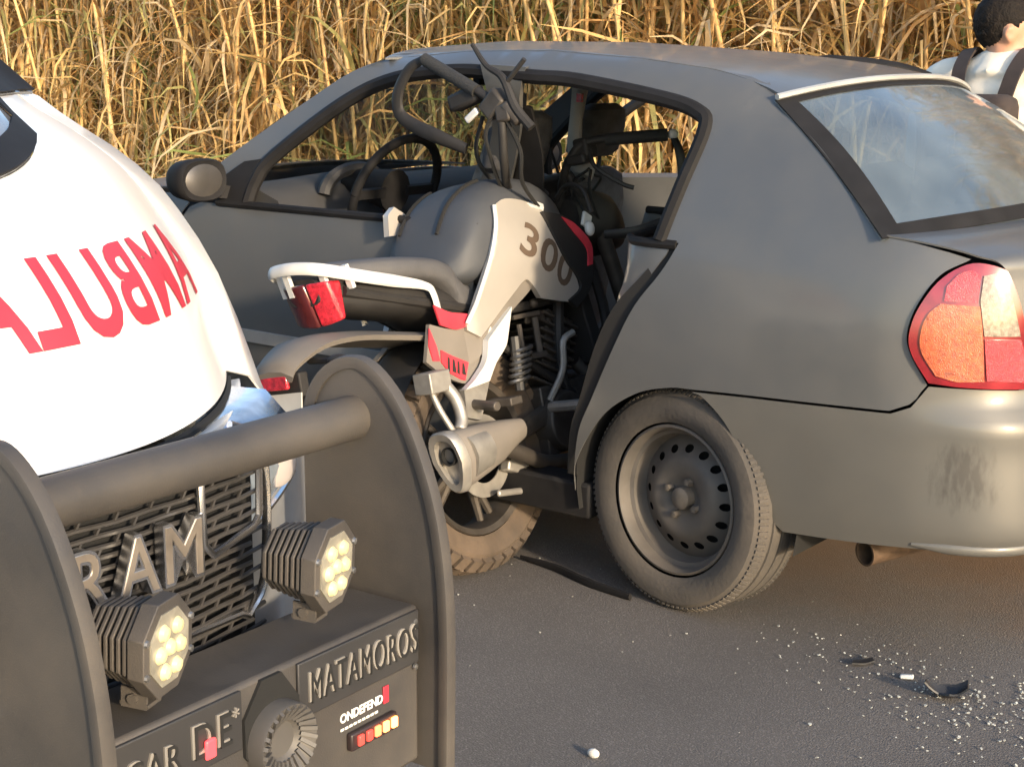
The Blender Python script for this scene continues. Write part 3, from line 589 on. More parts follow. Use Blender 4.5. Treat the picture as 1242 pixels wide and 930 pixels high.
# tank
tk = MB(); T_S = [(-.02,.80,.85,.10),(.01,.79,.895,.135),(.05,.78,.96,.155),(.10,.775,1.015,.165),(.18,.77,1.055,.172),(.28,.77,1.068,.176),(.38,.77,1.055,.172),(.47,.78,1.01,.145),(.55,.80,.95,.09)]
T_S = cr(T_S, 3)
def tank_ring(u, lo, hi, hv):
    c = (lo+hi)/2; h = (hi-lo)/2; out = []
    for t in np.linspace(0, 2*math.pi, 48, endpoint=False):
        sn = math.sin(t); wd = hv*math.copysign(abs(math.cos(t))**.52, math.cos(t))*(1-.12*max(0, sn)); out.append((u, wd, c+h*math.copysign(abs(sn)**.52, sn)))
    return out
tk.loft([tank_ring(*s_) for s_ in T_S]); tank = tk.build('fuel_tank', slate, bike, angle=50)
for v0, v1, u0, u1 in ((.105,.10,.045,.20), (-.045,-.06,.03,.22)):
    sv = MB()
    pts = []
    for k in range(12):
        u = u0+(u1-u0)*k/11; ss = [np.interp(u, [s_[0] for s_ in T_S], [s_[i] for s_ in T_S]) for i in (1,2,3)]; v = v0+(v1-v0)*k/11
        rr_ = min(.999, abs(v)/(ss[2]*.88)); sn = (1-rr_**(2/.52))**(.26); pts.append((u, v, (ss[0]+ss[1])/2+(ss[1]-ss[0])/2*sn+.003))
    sv.tube(pts, .006, 6); sv.build('tank_seam', dark_hole, tank)
fc = MB(); fc.lathe([(0,.012),(.035,.012),(.04,.004),(.04,-.01)], 24, Matrix.Translation((.40,0,1.055))@Matrix.Rotation(R(90), 4, 'X')); fc.build('fuel_cap', dull_metal, tank)
# side shrouds: panels given in (u, w) with a bulged offset
def bulge(side, base, k=.03):
    def mp(u, w): return (u, side*(base+k*math.exp(-((u-.30)/.22)**2-((w-.84)/.15)**2)-.10*max(0, w-.93)**1.0-.25*max(0,.0-u)), w)
    return mp
silver_poly = join(cr([(.145,.985),(.20,1.000),(.283,.985),(.339,.953)], 4), cr([(.339,.953),(.352,.884),(.395,.809),(.449,.755),(.464,.718)], 4), [(.402,.686),(.272,.712)], cr([(.272,.712),(.235,.755),(.205,.770),(.150,.735),(.06,.675),(.004,.640)], 4), [(-.036,.665)], cr([(-.036,.682),(.015,.747),(.080,.84),(.125,.925)], 4))
leg_poly = join(cr([(.235,.772),(.248,.745),(.175,.70),(.066,.635),(-.002,.585),(-.095,.560)], 4), [(-.135,.62),(-.05,.655),(.06,.70),(.15,.755)])
shroud_poly = join(cr([(.325,.952),(.437,.925),(.523,.845),(.535,.781),(.508,.711),(.431,.666)], 4), cr([(.400,.690),(.462,.718),(.447,.756),(.393,.809),(.350,.884)], 4))
for side, ms, ml_ in ((-1, silver, grey_p), (1, white_p, grey_p)):
    fl_ = side < 0
    sp_ = panel('tank_side_panel', silver_poly, bulge(side, .165), ms, bike, .018, flip=(side > 0), solid=.018, bevel=.003)
    panel('side_cover', leg_poly, bulge(side, .150), ml_, bike, .02, flip=(side > 0), solid=.02, bevel=.003)
    dk = panel('radiator_shroud', shroud_poly, bulge(side, .175), dark_p, bike, .018, flip=(side > 0), solid=.02, bevel=.003)
    panel('red_stripe', join(cr([(.405,.929),(.466,.905),(.537,.842),(.530,.781)], 4), cr([(.503,.779),(.508,.828),(.452,.880)], 4)), bulge(side, .179), red_p, dk, .012, flip=(side > 0), solid=.003)
    if side < 0:
        # flat number on the side panel: reads towards the front and slopes down
        V, F = text_geo('300', .165, 0, 1.0, .003, 3, spacing=1.05)
        bl = bulge(-1, .1662); ang = R(-33); ca, sa = math.cos(ang), math.sin(ang)
        mesh_obj('number_decal', [bl(.318+x*ca*1.0-y*sa*.8, .823+x*sa*1.0+y*ca*.8) for x, y, z in V], F, decal_brown, sp_)
        rdg = MB(); rdg.tube([bl(u, w) for u, w in cr([(.145,.985),(.125,.925),(.080,.84),(.015,.747),(-.036,.682)], 4)], .006, 6); rdg.build('edge_highlight', white_p, sp_)  # white tube stands in for the bright highlight on the panel edge
lft = panel('tank_side_fin', [(.03,.95),(.09,.95),(.12,1.0),(.07,1.03),(.04,1.01)], lambda u, w: (u, .150, w), silver, bike, .03, flip=True, solid=.02, bevel=.006)
def roll(base):
    return lambda u, w: (u, -(base-1.15*max(0, w-.968)+.012*math.exp(-((u-.27)/.1)**2)), w)
knee = panel('tank_edge_trim', [(.16,.982),(.21,.995),(.283,.982),(.339,.952),(.352,.972),(.295,1.008),(.215,1.020),(.165,1.006)], roll(.176), white_p, bike, .015, flip=False, solid=.008)
knr = panel('tank_red_decal', [(.20,1.024),(.30,1.010),(.335,.992),(.345,1.004),(.305,1.030),(.20,1.042)], roll(.179), red_p, bike, .015, flip=False, solid=.006)
# seat
st = MB()
S_S = cr([(-.44,.875,.02,.05),(-.40,.868,.03,.10),(-.25,.858,.036,.125),(-.10,.842,.038,.13),(-.03,.815,.045,.13),(.0,.775,.06,.125),(.04,.745,.055,.12),(.10,.74,.05,.11),(.16,.76,.05,.095)], 4)
st.loft([ell(u, 0, w, hv, hw, 24, .6) for u, w, hw, hv in S_S]); seat_o = st.build('seat', vinyl, bike, angle=50)
rf = panel('red_seat_trim', join(cr([(-.143,.747),(-.09,.722),(-.04,.712),(.008,.703)], 4), cr([(-.002,.682),(-.066,.672),(-.13,.692)], 4)), lambda u, w: (u, -.150, w), red_p, seat_o, .015, solid=.006)
# tail unit
tl = MB(); tl.loft([ell(u, 0, w, hv, hw, 20, .65) for u, w, hw, hv in cr([(-.455,.83,.035,.055),(-.40,.815,.045,.085),(-.25,.79,.05,.11),(-.10,.765,.055,.115),(.02,.70,.06,.115),(.10,.66,.06,.10)], 3)]); tail = tl.build('tail_cowl', dark_p, bike, angle=50)
sc_ = panel('side_cover', join(cr([(-.165,.70),(-.08,.675),(.02,.672)], 3), cr([(.03,.60),(-.03,.525),(-.127,.552),(-.20,.605)], 4)), lambda u, w: (u, -.142, w), grey_p, bike, .02, solid=.012, bevel=.004)
panel('red_stripe', [(-.172,.69),(-.155,.64),(-.150,.60),(-.176,.604),(-.184,.644)], lambda u, w: (u, -.146, w), red_p, sc_, .015, solid=.004)
panel('red_graphic', [(-.140,.628),(-.101,.607),(-.04,.580),(-.064,.535),(-.118,.562),(-.146,.596)], lambda u, w: (u, -.146, w), red_p, sc_, .015, solid=.004)
for k_ in range(4):
    panel('graphic_slash', [(-.120+.018*k_,.606-.008*k_),(-.114+.018*k_,.603-.008*k_),(-.120+.018*k_+.006*(k_ % 2),.566-.006*k_),(-.128+.018*k_,.572-.006*k_)], lambda u, w: (u, -.1475, w), dark_p, sc_, .01, solid=.002)
gr_ = MB(); gpath = cr([(-.115,-.138,.715),(-.125,-.138,.775),(-.15,-.137,.800),(-.26,-.132,.826),(-.36,-.122,.850),(-.455,-.085,.880),(-.485,-.03,.893),(-.49,.03,.896),(-.47,.085,.89),(-.36,.122,.862),(-.26,.132,.84),(-.15,.137,.81),(-.125,.138,.78),(-.115,.138,.72)], 6)
gr_.tube(gpath, [.011]*3+[.0165]*8+[.011]*3, 10, flat=.5, up=(0,0,1)); rail = gr_.build('grab_rail', white_p, bike)
for v, u in ((.07,-.46),(.03,-.475),(-.07,-.45),(-.105,-.40)):
    b_ = MB(); b_.bar((u,v,.885), (u+.015,v,.825), .012, .018, up=(0,1,0)); b_.build('rail_bracket', white_p, rail)
# tail light lens: shaded left half and lit right half painted in two reds
def lens(v0, v1, mt):
    q = MB(); rings = []
    for k in range(7):
        f = k/6; v = v0+(v1-v0)*f; e = 1-.35*abs(v/.075)**2
        rings.append([(-.475+.9*v*v*4, v, .852), (-.40, v, .850), (-.40, v, .745+.02*(1-e)), (-.44+.9*v*v*4, v, .738+.03*(1-e))])
    q.loft(rings); return q.build('tail_lens', mt, tlamp, bevel=.006)
tlamp = bpy.data.objects.new('tail_light', None); COL.objects.link(tlamp); tlamp.parent = bike
lens(.078, -.022, pm('shaded_red_lens', (.10,.018,.018), .2, 0, .2, 20, coat=.8)); lens(-.026, -.085, red_lens2)
# rear fender with plate holder and reflector
fe = MB(); fe.loft([[(u, -hv, w), (u-.01, -hv*.6, w+.016), (u-.012, 0, w+.02), (u-.01, hv*.6, w+.016), (u, hv, w), (u, hv*.9, w-.012), (u, 0, w-.006), (u, -hv*.9, w-.012)] for u, w, hv in cr([(-.02,.65,.115),(-.15,.67,.12),(-.28,.69,.12),(-.40,.705,.115),(-.50,.70,.10),(-.58,.665,.08),(-.60,.635,.07)], 4)]); fen = fe.build('rear_fender', grey_p, bike)
ph = MB(); ph.box((-.575,0,.615), (.03,.16,.06)); ph.box((-.585,0,.53), (.012,.18,.12), Euler((0,R(12),0))); ph.build('plate_holder', dark_p, fen, bevel=.004)
rfl = MB(); rfl.box((-.600,0,.625), (.012,.098,.036)); rfl.build('reflector', red_lens2, fen, bevel=.004)
npl = MB(); npl.box((-.603,0,.555), (.004,.17,.085), Euler((0,R(12),0))); npl.build('number_plate', pm('moto_plate', (.55,.55,.52), .5, dust=.4), fen)
for s_ in (1, -1):
    ind = MB(); ind.tube([(-.52,s_*.05,.665),(-.53,s_*.14,.66)], .008, 6); ind.ball((-.535,s_*.165,.66), (.018,.034,.014)); ind.build('turn_signal', dark_p, fen)
# frame blade, footpeg plate
panel('frame_blade', join(cr([(.150,.705),(.118,.64),(.096,.602),(.043,.564),(.004,.521)], 4), [(-.096,.513)], cr([(-.052,.534),(.003,.575),(.026,.63)], 4)), lambda u, w: (u, -.172+.02*abs(u-.03), w), white_p, bike, .015, solid=.02, bevel=.003)
panel('footpeg_plate', [(.055,.568),(.014,.52),(-.045,.423),(-.10,.440),(-.094,.515),(-.02,.525)], lambda u, w: (u, -.162, w), cast, bike, .02, solid=.02, bevel=.004)
fp = MB(); fp.tube([(-.06,-.15,.47),(-.075,-.25,.46)], .014, 8); fp.box((.02,-.19,.46), (.05,.10,.022)); fp.build('footpeg', metal_d, bike, bevel=.003)
fp = MB(); fp.tube(cr([(.30,-.13,.42),(.33,-.17,.50),(.34,-.18,.58),(.38,-.19,.60)], 4), .010, 8); fp.tube([(.30,-.13,.40),(.30,-.24,.40)], .016, 8); fp.build('brake_pedal', cast, bike)
# muffler
mf = MB()
def mring(u, v, w, hv, hw, tilt): 
    out = []
    for t in np.linspace(0, 2*math.pi, 28, endpoint=False):
        a_ = hv*math.copysign(abs(math.cos(t))**.7, math.cos(t)); b_ = hw*math.copysign(abs(math.sin(t))**.7, math.sin(t))
        if b_ < 0: a_ *= 1+.45*b_/hw
        out.append((u+tilt*b_, v+a_, w+b_))
    return out
MU = [(-.245,.345,.046,.074),(-.235,.345,.050,.078),(-.20,.350,.051,.076),(-.12,.358,.046,.066),(-.05,.366,.040,.055),(.0,.374,.032,.042),(.06,.380,.022,.028)]
mf.loft([mring(u, -.205, w, hv, hw, -.25) for u, w, hv, hw in MU], cap=False); mf.add(mring(.06,-.205,.38,.022,.028,-.25), [tuple(range(28))]); muf = mf.build('muffler', grey_p, bike)
mt_ = MB(); mt_.loft([mring(-.225,-.207,.346,.054,.084,-.25), mring(-.248,-.207,.346,.053,.083,-.25), mring(-.255,-.207,.346,.049,.078,-.25), mring(-.252,-.207,.346,.036,.060,-.25), mring(-.232,-.207,.346,.034,.057,-.25)], cap=False); mt_.add(mring(-.234,-.207,.346,.036,.059,-.25), [tuple(range(28))]); mt_.build('muffler_end_cap', cast, muf)
ho = MB(); ho.lathe([(.024,.0),(.024,.012),(.020,.012),(.020,-.004),(0,-.004)], 24, Matrix.Translation((-.238,-.207,.362))@Matrix.Rotation(R(90), 4, 'Z')); ho.build('muffler_outlet', dark_hole, muf)
hs = MB(); hs.loft([mring(u, -.212, w, hv+.006, hw*.8, -.25) for u, w, hv, hw in MU[2:4]]); hs.build('heat_shield', cast, muf)
br = MB(); br.box((-.215,-.165,.553), (.08,.06,.055)); br.tube(cr([(-.19,-.175,.55),(-.165,-.19,.50),(-.165,-.20,.45),(-.185,-.205,.42)], 4), .017, 10); br.tube(cr([(-.23,-.17,.53),(-.225,-.185,.48),(-.205,-.20,.42)], 4), .009, 8); br.build('muffler_bracket', cast, bike, bevel=.006)
# hugger, axle plate
hg = MB(); hg.loft([[( .03+.345*math.cos(t), -.085, .315+.345*math.sin(t)), (.03+.355*math.cos(t), 0, .315+.355*math.sin(t)), (.03+.345*math.cos(t), .085, .315+.345*math.sin(t)), (.03+.338*math.cos(t), 0, .315+.338*math.sin(t))] for t in np.linspace(R(60), R(165), 14)]); hg.build('hugger', dark_p, bike)
# chain guard / brake caliper
cp = MB(); cp.box((.13,-.105,.27), (.09,.035,.05), Euler((0,R(20),0))); cp.box((.09,-.12,.20), (.14,.012,.018), Euler((0,R(8),0))); cp.build('brake_caliper', cast, bike, bevel=.006)
# handlebars, pushed round and tilted
hbm = MB(); hbm.tube(cr([(.68,0,1.00),(.60,-.07,1.03),(.57,-.13,1.09),(.585,-.19,1.135),(.66,-.30,1.13),(.725,-.385,1.118)], 6), .0125, 10)
hbm.tube(cr([(.68,0,1.00),(.56,-.02,.955),(.42,-.085,.95),(.27,-.13,1.02),(.19,-.19,1.09),(.17,-.215,1.16),(.17,-.22,1.215),(.17,-.20,1.262),(.17,-.10,1.338),(.17,.015,1.42)], 6), .0125, 10); hb_ = hbm.build('handlebar', dark_p, bike)
for pth in ([(.62,-.235,1.134),(.725,-.385,1.118)], [(.17,-.150,1.300),(.17,.018,1.422)]):
    g_ = MB(); g_.tube(pth, .0185, 12); g_.build('grip', pm('grip_rubber', (.02,.02,.02), .8, bump=.3, bscale=200), hb_)
be_ = MB(); be_.ball((.732,-.398,1.117), .016); be_.build('bar_end', white_p, hb_)
hgd = MB(); hgd.tube(cr([(.735,-.395,1.115),(.735,-.41,1.06),(.72,-.415,.97),(.68,-.40,.885),(.60,-.33,.855),(.52,-.25,.86)], 6), [.014,.018,.022,.024,.02,.014], 10, flat=.6); hgd.tube(cr([(.745,-.42,1.02),(.72,-.43,.93),(.66,-.40,.855)], 5), .005, 6); hgd.build('hand_guard', dark_p, hb_)
hgd = MB(); hgd.tube(cr([(.17,.018,1.422),(.165,.075,1.405),(.16,.125,1.35),(.165,.138,1.295),(.17,.10,1.253),(.17,.016,1.205),(.19,-.065,1.155)], 6), [.012,.016,.018,.020,.022,.022,.016], 10, flat=.6); hgd.build('hand_guard', dark_p, hb_)
lv = MB(); lv.tube(cr([(.60,-.19,1.12),(.57,-.22,1.06),(.60,-.28,1.00),(.62,-.31,.98)], 5), .007, 8); lv.tube(cr([(.52,-.10,.99),(.50,-.16,1.02),(.49,-.22,1.0),(.49,-.24,.93)], 5), .006, 8); lv.build('brake_lever', dark_p, hb_)
lv = MB(); lv.tube(cr([(.17,-.162,1.425),(.17,-.199,1.359),(.17,-.248,1.316),(.17,-.274,1.233),(.18,-.31,1.17)], 5), [.006,.008,.011,.014,.014], 8); lv.build('clutch_lever', dark_p, hb_)
lv = MB(); lv.tube([(.17,-.255,1.300),(.17,-.33,1.35)], .007, 8); lv.build('mirror_stem', dark_p, hb_)
sg_ = MB(); sg_.box((.18,-.20,1.255), (.05,.075,.055), Euler((R(-35),0,0))); sg_.box((.18,-.235,1.225), (.05,.05,.05)); sg_.tube([(.17,-.24,1.25),(.18,-.275,1.19)], .02, 8); sg_.build('switch_cluster', metal_d, hb_, bevel=.008)
sg_ = MB(); sg_.box((.19,-.095,1.290), (.05,.105,.048), Euler((R(-8),0,0))); sg_.build('fluid_reservoir', dark_p, hb_, bevel=.01)
sb2 = MB(); sb2.box((.165,-.125,1.238), (.012,.05,.020), Euler((R(-25),0,0))); sb2.build('switch_plate', white_p, hb_, bevel=.004)
for pth in ([(.17,-.21,1.24),(.16,-.17,1.19),(.17,-.16,1.13),(.25,-.13,1.02),(.42,-.1,.97)], [(.17,-.23,1.22),(.18,-.26,1.12),(.22,-.22,1.03),(.40,-.15,.93)], [(.18,-.15,1.23),(.19,-.10,1.15),(.24,-.08,1.08),(.4,-.05,1.0)]):
    c_ = MB(); c_.tube(cr(pth, 6), .006, 6); c_.build('cable', dark_hole, hb_)
sb3 = MB(); sb3.box((.60,-.175,1.12), (.06,.05,.06)); sb3.box((.58,-.16,1.09), (.05,.07,.03)); sb3.build('switch_cluster', dark_p, hb_, bevel=.008)
rng = random.Random(4)
cb = MB()
for k in range(12):
    a_ = Vector((.62+rng.uniform(-.05,.08), rng.uniform(-.22,.20), 1.06+rng.uniform(-.08,.12))); b_ = Vector((.70+rng.uniform(-.1,.15), rng.uniform(-.12,.12), .88+rng.uniform(-.08,.06))); m_ = (a_+b_)/2+Vector((rng.uniform(-.14,.02), rng.uniform(-.1,.1), rng.uniform(-.02,.08)))
    cb.tube(cr([a_, m_, b_], 6), .0045, 6)
cb.build('cables', dark_hole, bike)
hlm = MB(); hlm.loft([ell(u, 0, w, hv, hw, 18, .7) for u, w, hw, hv in ((.62,.93,.06,.10),(.70,.93,.09,.13),(.80,.90,.10,.12),(.88,.88,.07,.08))]); hlm.tube([(.62,0,1.0),(.72,0,.94)], .05, 10); hlm.build('headlight', dark_p, bike)
dsh = MB(); dsh.box((.64,-.02,1.02), (.03,.16,.10), Euler((0,R(-35),0))); dsh.build('instrument_panel', dark_p, bike, bevel=.01)
wl = MB(); wl.ball((.545,-.185,.885), (.02,.012,.022)); wl.box((.555,-.17,.91), (.04,.01,.045), Euler((0,R(30),0))); wl.build('broken_fairing', white_p, bike, bevel=.004)
# ------------------------------------------------------------------ ambulance (local: x forward, y left)
HX, HY = -.9985, -.0541
X0, Y0 = .2401, -2.5304
amb = thing('ambulance', 'white ambulance van with black steel bull bar and red lettering on its hood', 'ambulance', (X0*HX-Y0*HY*0+Y0*.0541, X0*HY+Y0*-.9985, 0), (0,0,math.atan2(HY, HX)))
amb_white = pm('white_van_paint', (.82,.81,.78), .30, 0, .03, 2, dust=.12, coat=.6)
red_text = pm('red_vinyl', (.45,.03,.05), .5, 0, .06)
bar_black = pm('powder_coated_steel', (.045,.044,.046), .45, .25, .2, 5, bump=.10, bscale=350, dust=.75, dustcol=(.115,.098,.08))
grille_black = pm('grille_black', (.03,.03,.032), .35, 0, .2, 20, dust=.3, dustcol=(.10,.085,.07))
led_glow = pm('led_glow', (.62,.54,.30), .3, emis=((1,.85,.55), .02))
YC = -.12
FBH = [-.27,-.31,-.36,-.45,-.54,-.66,-.80,-.91]; ZBH = [.79,.875,1.0,1.10,1.175,1.236,1.29,1.34]
_hq = np.array(cr(list(zip(FBH, ZBH)), 10)); _ht = np.linspace(0, 1, len(_hq))
def hood(lat, t, off=0):
    F = float(np.interp(t, _ht, _hq[:,0])); Z = float(np.interp(t, _ht, _hq[:,1])); k = (lat-YC)/.62
    e = .02; F2 = float(np.interp(min(1, t+e), _ht, _hq[:,0])); Z2 = float(np.interp(min(1, t+e), _ht, _hq[:,1])); F1 = float(np.interp(max(0, t-e), _ht, _hq[:,0])); Z1 = float(np.interp(max(0, t-e), _ht, _hq[:,1]))
    n = Vector((Z2-Z1, 0, F1-F2)).normalized()
    return Vector((F-.33*k*k, lat, Z))+n*off
def wbase(lat): return min(.93, .605+1.0*abs(lat-YC)**1.9*(1 if abs(lat-YC) < .4 else 1)+ (max(0, abs(lat-YC)-.36)*1.6))
hood_o = patch('hood', lambda a, b: hood(YC-.62+1.24*b, .012+(wbase(YC-.62+1.24*b)-.012)*a), 30, 40, amb_white, amb, flip=True, solid=.01)
V, F = text_geo('AMBULANCIA', 1, 0, 1.0, .026, 4, spacing=1.12)
xs_ = [v[0] for v in V]; ys_ = [v[1] for v in V]; x0_, x1_, y0_, y1_ = min(xs_), max(xs_), min(ys_), max(ys_)
def tmap(x, y):
    fx = (x-x0_)/(x1_-x0_); fy = (y-y0_)/(y1_-y0_); lat = .425-1.09*fx      # mirrored for rear-view mirrors
    return hood(lat+.02*(1-fy)*(1 if lat > YC else -1)*0, .240+fy*.172, .0025)
mesh_obj('hood_lettering', [tmap(x, y) for x, y, z in V], F, red_text, hood_o)
# nose below the hood edge, white strip
def nose(lat, z, off=0):
    k = (lat-YC)/.62; return Vector((-.265+.0*(z-.79)+off-.33*k*k, lat, z))
patch('nose_strip', lambda a, b: nose(YC-.64+1.28*b, .70+.075*a, .012*(1-a)), 4, 40, amb_white, amb, flip=False, solid=.02)
gp = MB(); gp.tube([nose(YC-.62+1.24*b, .783, -.006) for b in np.linspace(0, 1, 30)], .008, 6); gp.build('hood_gap', dark_hole, amb)
# outer front fenders and cab
for s_ in (1, -1):
    fdr = MB(); rings = []
    for k in range(12):
        f = k/11; t = .02+.97*f; p = hood(YC+s_*.62, t); 
        rings.append([p+Vector((0,0,-.004)), Vector((p.x-.02, YC+s_*(.70+.02*f), p.z-.03)), Vector((p.x-.04, YC+s_*.775, p.z-.10-.12*f)), Vector((p.x-.05, YC+s_*.80, .60)), Vector((p.x-.05, YC+s_*.78, .30))])
    V = [q for r in rings for q in r]; F = []
    for i in range(11):
        for j in range(4): F.append((i*5+j, (i+1)*5+j, (i+1)*5+j+1, i*5+j+1))
    fdr.add(V, F); fdr.build('front_fender', amb_white, amb, fixn=False, solid=.004, angle=50)
# lower fascia and headlights sweep back from the grille
def f1(lat): return -.205-.22*((lat-YC)/.62)**2
patch('front_fascia', lambda a, b: Vector((f1(YC-.80+1.60*b)-.02, YC-.80+1.60*b, .20+.46*a)), 8, 40, pm('fascia_grey', (.20,.215,.235), .45, 0, .12, dust=.4, coat=.3), amb, solid=.02)
patch('upper_fascia', lambda a, b: Vector((f1(YC-.64+1.28*b)-.022, YC-.64+1.28*b, .655)).lerp(nose(YC-.64+1.28*b, .705, .004), a), 6, 40, amb_white, amb, flip=False, solid=.006)
glassy = pm('headlight_lens', (.30,.36,.44), .08, .3, .6, 9, coat=1)  # blue base colour carries the sky's reflection in the lens
for s_ in (1, -1):
    def hl_fn(a, b):
        lat = YC+s_*(.34+.23*b); e = hood(max(YC-.62, min(YC+.62, lat)), .012); z0 = .615+.03*b
        pts = [Vector((f1(lat), lat, z0)), Vector((f1(lat)+.012, lat, z0+.06)), Vector((f1(lat)-.005, lat, z0+.105)), Vector((f1(lat)-.06, lat, z0+.145)), Vector((e.x-.02, lat, .783))]
        f = a*4; k = min(3, int(f)); return pts[k].lerp(pts[k+1], f-k)
    ho_ = patch('headlight', hl_fn, 12, 14, glassy, amb, flip=(s_ > 0), solid=.012, angle=70)
    m_ = MB(); m_.tube([hl_fn(0, b)+Vector((.004,0,0)) for b in np.linspace(0, 1, 10)], .006, 6); m_.build('headlight_trim', chrome, ho_)
    m_ = MB(); m_.lathe([(0,.004),(.03,.006),(.042,.0)], 20, Matrix.Translation(hl_fn(.12, .55)+Vector((.006,0,.03)))@Matrix.Rotation(R(-90), 4, 'Z')); m_.build('headlight_bulb', pm('bulb_glass', (.55,.5,.48), .15, .3, coat=1), ho_)
# windscreen, cab shell, rear body
def wsc(a, b):
    lat = YC-.66+1.32*b; k = (lat-YC)/.62; t = wbase(lat); p = hood(max(YC-.62, min(YC+.62, lat)), t); p.y = lat; top = Vector((-2.22-.10*k*k, YC+(lat-YC)*.98, 1.97)); return p.lerp(top, a)+Vector((.0,0,.004))
wso = patch('windscreen', wsc, 16, 30, glassmat('van_windscreen', (.25,.27,.28), .12, .05, .35, (.30,.31,.33)), amb, flip=True, solid=.006)
wbd = MB(); V, F = patch_geo(lambda a, b: wsc(.045*a, b)+Vector((.006,0,.006)), 3, 30, True); wbd.add(V, F)
for b0 in (0, .94): 
    V, F = patch_geo(lambda a, b: wsc(a, b0+.06*b)+Vector((.006,0,.006)), 12, 3, True); wbd.add(V, F)
wbd.build('windscreen_border', black_trim, wso, fixn=False, solid=.003)
wp = MB(); wp.tube(cr([wsc(.03,.10)+Vector((.012,0,.012)), wsc(.05,.30)+Vector((.012,0,.012)), wsc(.07,.50)+Vector((.012,0,.012))], 5), .008, 8); wp.build('wiper', black_trim, wso)
dsp = MB(); dsp.box((-1.75, YC, 1.12), (.9,1.3,.10)); dsp.build('dashboard', interior, amb, bevel=.02)
cab = MB(); prof = [(-.70,.30),(-1.0,.30),(-4.4,.30),(-4.5,.45),(-4.5,2.05),(-4.35,2.15),(-2.6,2.14),(-2.3,2.02),(-1.52,1.32),(-1.40,1.18)]
for s_ in (1, -1):
    V = [(x, YC+s_*(.80-.05*max(0, z-1.2)), z) for x, z in prof]; cab.add(V, [tuple(range(len(V)))])
n_ = len(prof); V = [(x, YC+s_*(.80-.05*max(0, z-1.2)), z) for s_ in (1, -1) for x, z in prof]; cab.add(V, [(i, i+1, n_+i+1, n_+i) for i in (1,2,3,4,5,6)])
cab.build('van_body', amb_white, amb, bevel=.02)
sdw = MB()
for s_ in (1, -1):
    V = [(x, YC+s_*(.802-.05*max(0, z-1.2)+.003), z) for x, z in ((-1.75,1.32),(-2.35,1.85),(-2.8,1.85),(-2.8,1.32))]; sdw.add(V, [(0,1,2,3)])
sdw.build('side_window', dark_hole, amb, fixn=False)
for s_ in (1, -1):
    mm = MB(); mm.box((-1.95,YC+s_*.93,1.40), (.10,.20,.26)); mm.bar((-1.95,YC+s_*.78,1.34), (-1.95,YC+s_*.86,1.36), .04, .04); mm.build('side_mirror', black_trim, amb, bevel=.03)
ubd = MB(); ubd.box((-2.2,YC,.25), (3.6,1.3,.12)); ubd.build('underbody', dark_hole, amb)
for x in (-.98, -3.6):
    for s_ in (1, -1):
        w_ = make_wheel('wheel', (x, YC+s_*.70, .289), (0,0,R(0 if s_ > 0 else 180)), amb)
# grille
GY0, GY1, GZ0, GZ1 = -.42, .185, .50, .79; GX = -.175
def gx(lat): return GX-.10*((lat-YC)/.31)**2*.35
def hexg(lat, z): return Vector((gx(lat), lat, z))
gback = patch('grille_backing', lambda a, b: hexg(GY0+(GY1-GY0)*b, GZ0-.06+(GZ1-GZ0+.06)*a)-Vector((.035,0,0)), 4, 20, dark_hole, amb, solid=.01)
for k in range(19):
    z = GZ0-.03+k*.0165
    sl2 = MB(); nn = 9; pts = [hexg(GY0+(GY1-GY0)*j/nn+((k % 2)*.033), z+(.0012 if j % 2 else -.0012)) for j in range(nn+1)]
    pts = [p for p in pts if p.y < GY1+.005]; sl2.tube(pts, .0042, 6); 
    for p in pts[:-1]:
        sl2.bar(p, p+Vector((0,.010,.0165)), .004, .004)
    sl2.build('grille_slat', grille_black, gback)
def gframe(pts, r, nm, mt, par): 
    m_ = MB(); m_.tube([hexg(a, b)+Vector((.012,0,0)) for a, b in pts], r, 8, flat=.7); return m_.build(nm, mt, par)
gframe(cr([(.175,.80),(.185,.70),(.18,.60),(.165,.54),(.12,.505)], 4)+[(.10,.515),(-.40,.505)], .009, 'grille_frame', chrome, amb)
gframe([(.02,.755),(.145,.775),(.165,.745),(.162,.665),(.145,.650),(.04,.632),(.018,.655),(.015,.75),(.02,.755)], .0075, 'grille_frame', chrome, amb)
gframe([(.09,.83),(.165,.80),(.145,.785),(.02,.762)], .008, 'grille_frame', chrome, amb)
badge_m = pm('badge_reflection', (.36,.31,.26), .28, .7, .3, 12)  # brown base colour paints the warm reflection on the chrome letter faces
# badge letters, one mesh each
for ch, lat0, wd in (('R',-.225,.072),('A',-.135,.085),('M',-.045,.080)):
    V, F = text_geo(ch, .15, .010, 1.0, .006); xs_ = [v[0] for v in V]; sx = wd/(max(xs_)-min(xs_))
    V = [hexg(lat0, .662+y*.85)+Vector((.022+z, x*sx, 0)) for x, y, z in V]
    bl_o = mesh_obj('badge_letter', V, F, chrome, amb, angle=30)
    V, F = text_geo(ch, .15, .010, 1.0, .0); V = [hexg(lat0, .662+y*.85)+Vector((.0235+z, x*sx, 0)) for x, y, z in V]; mesh_obj('letter_face', V, F, badge_m, bl_o, angle=30)
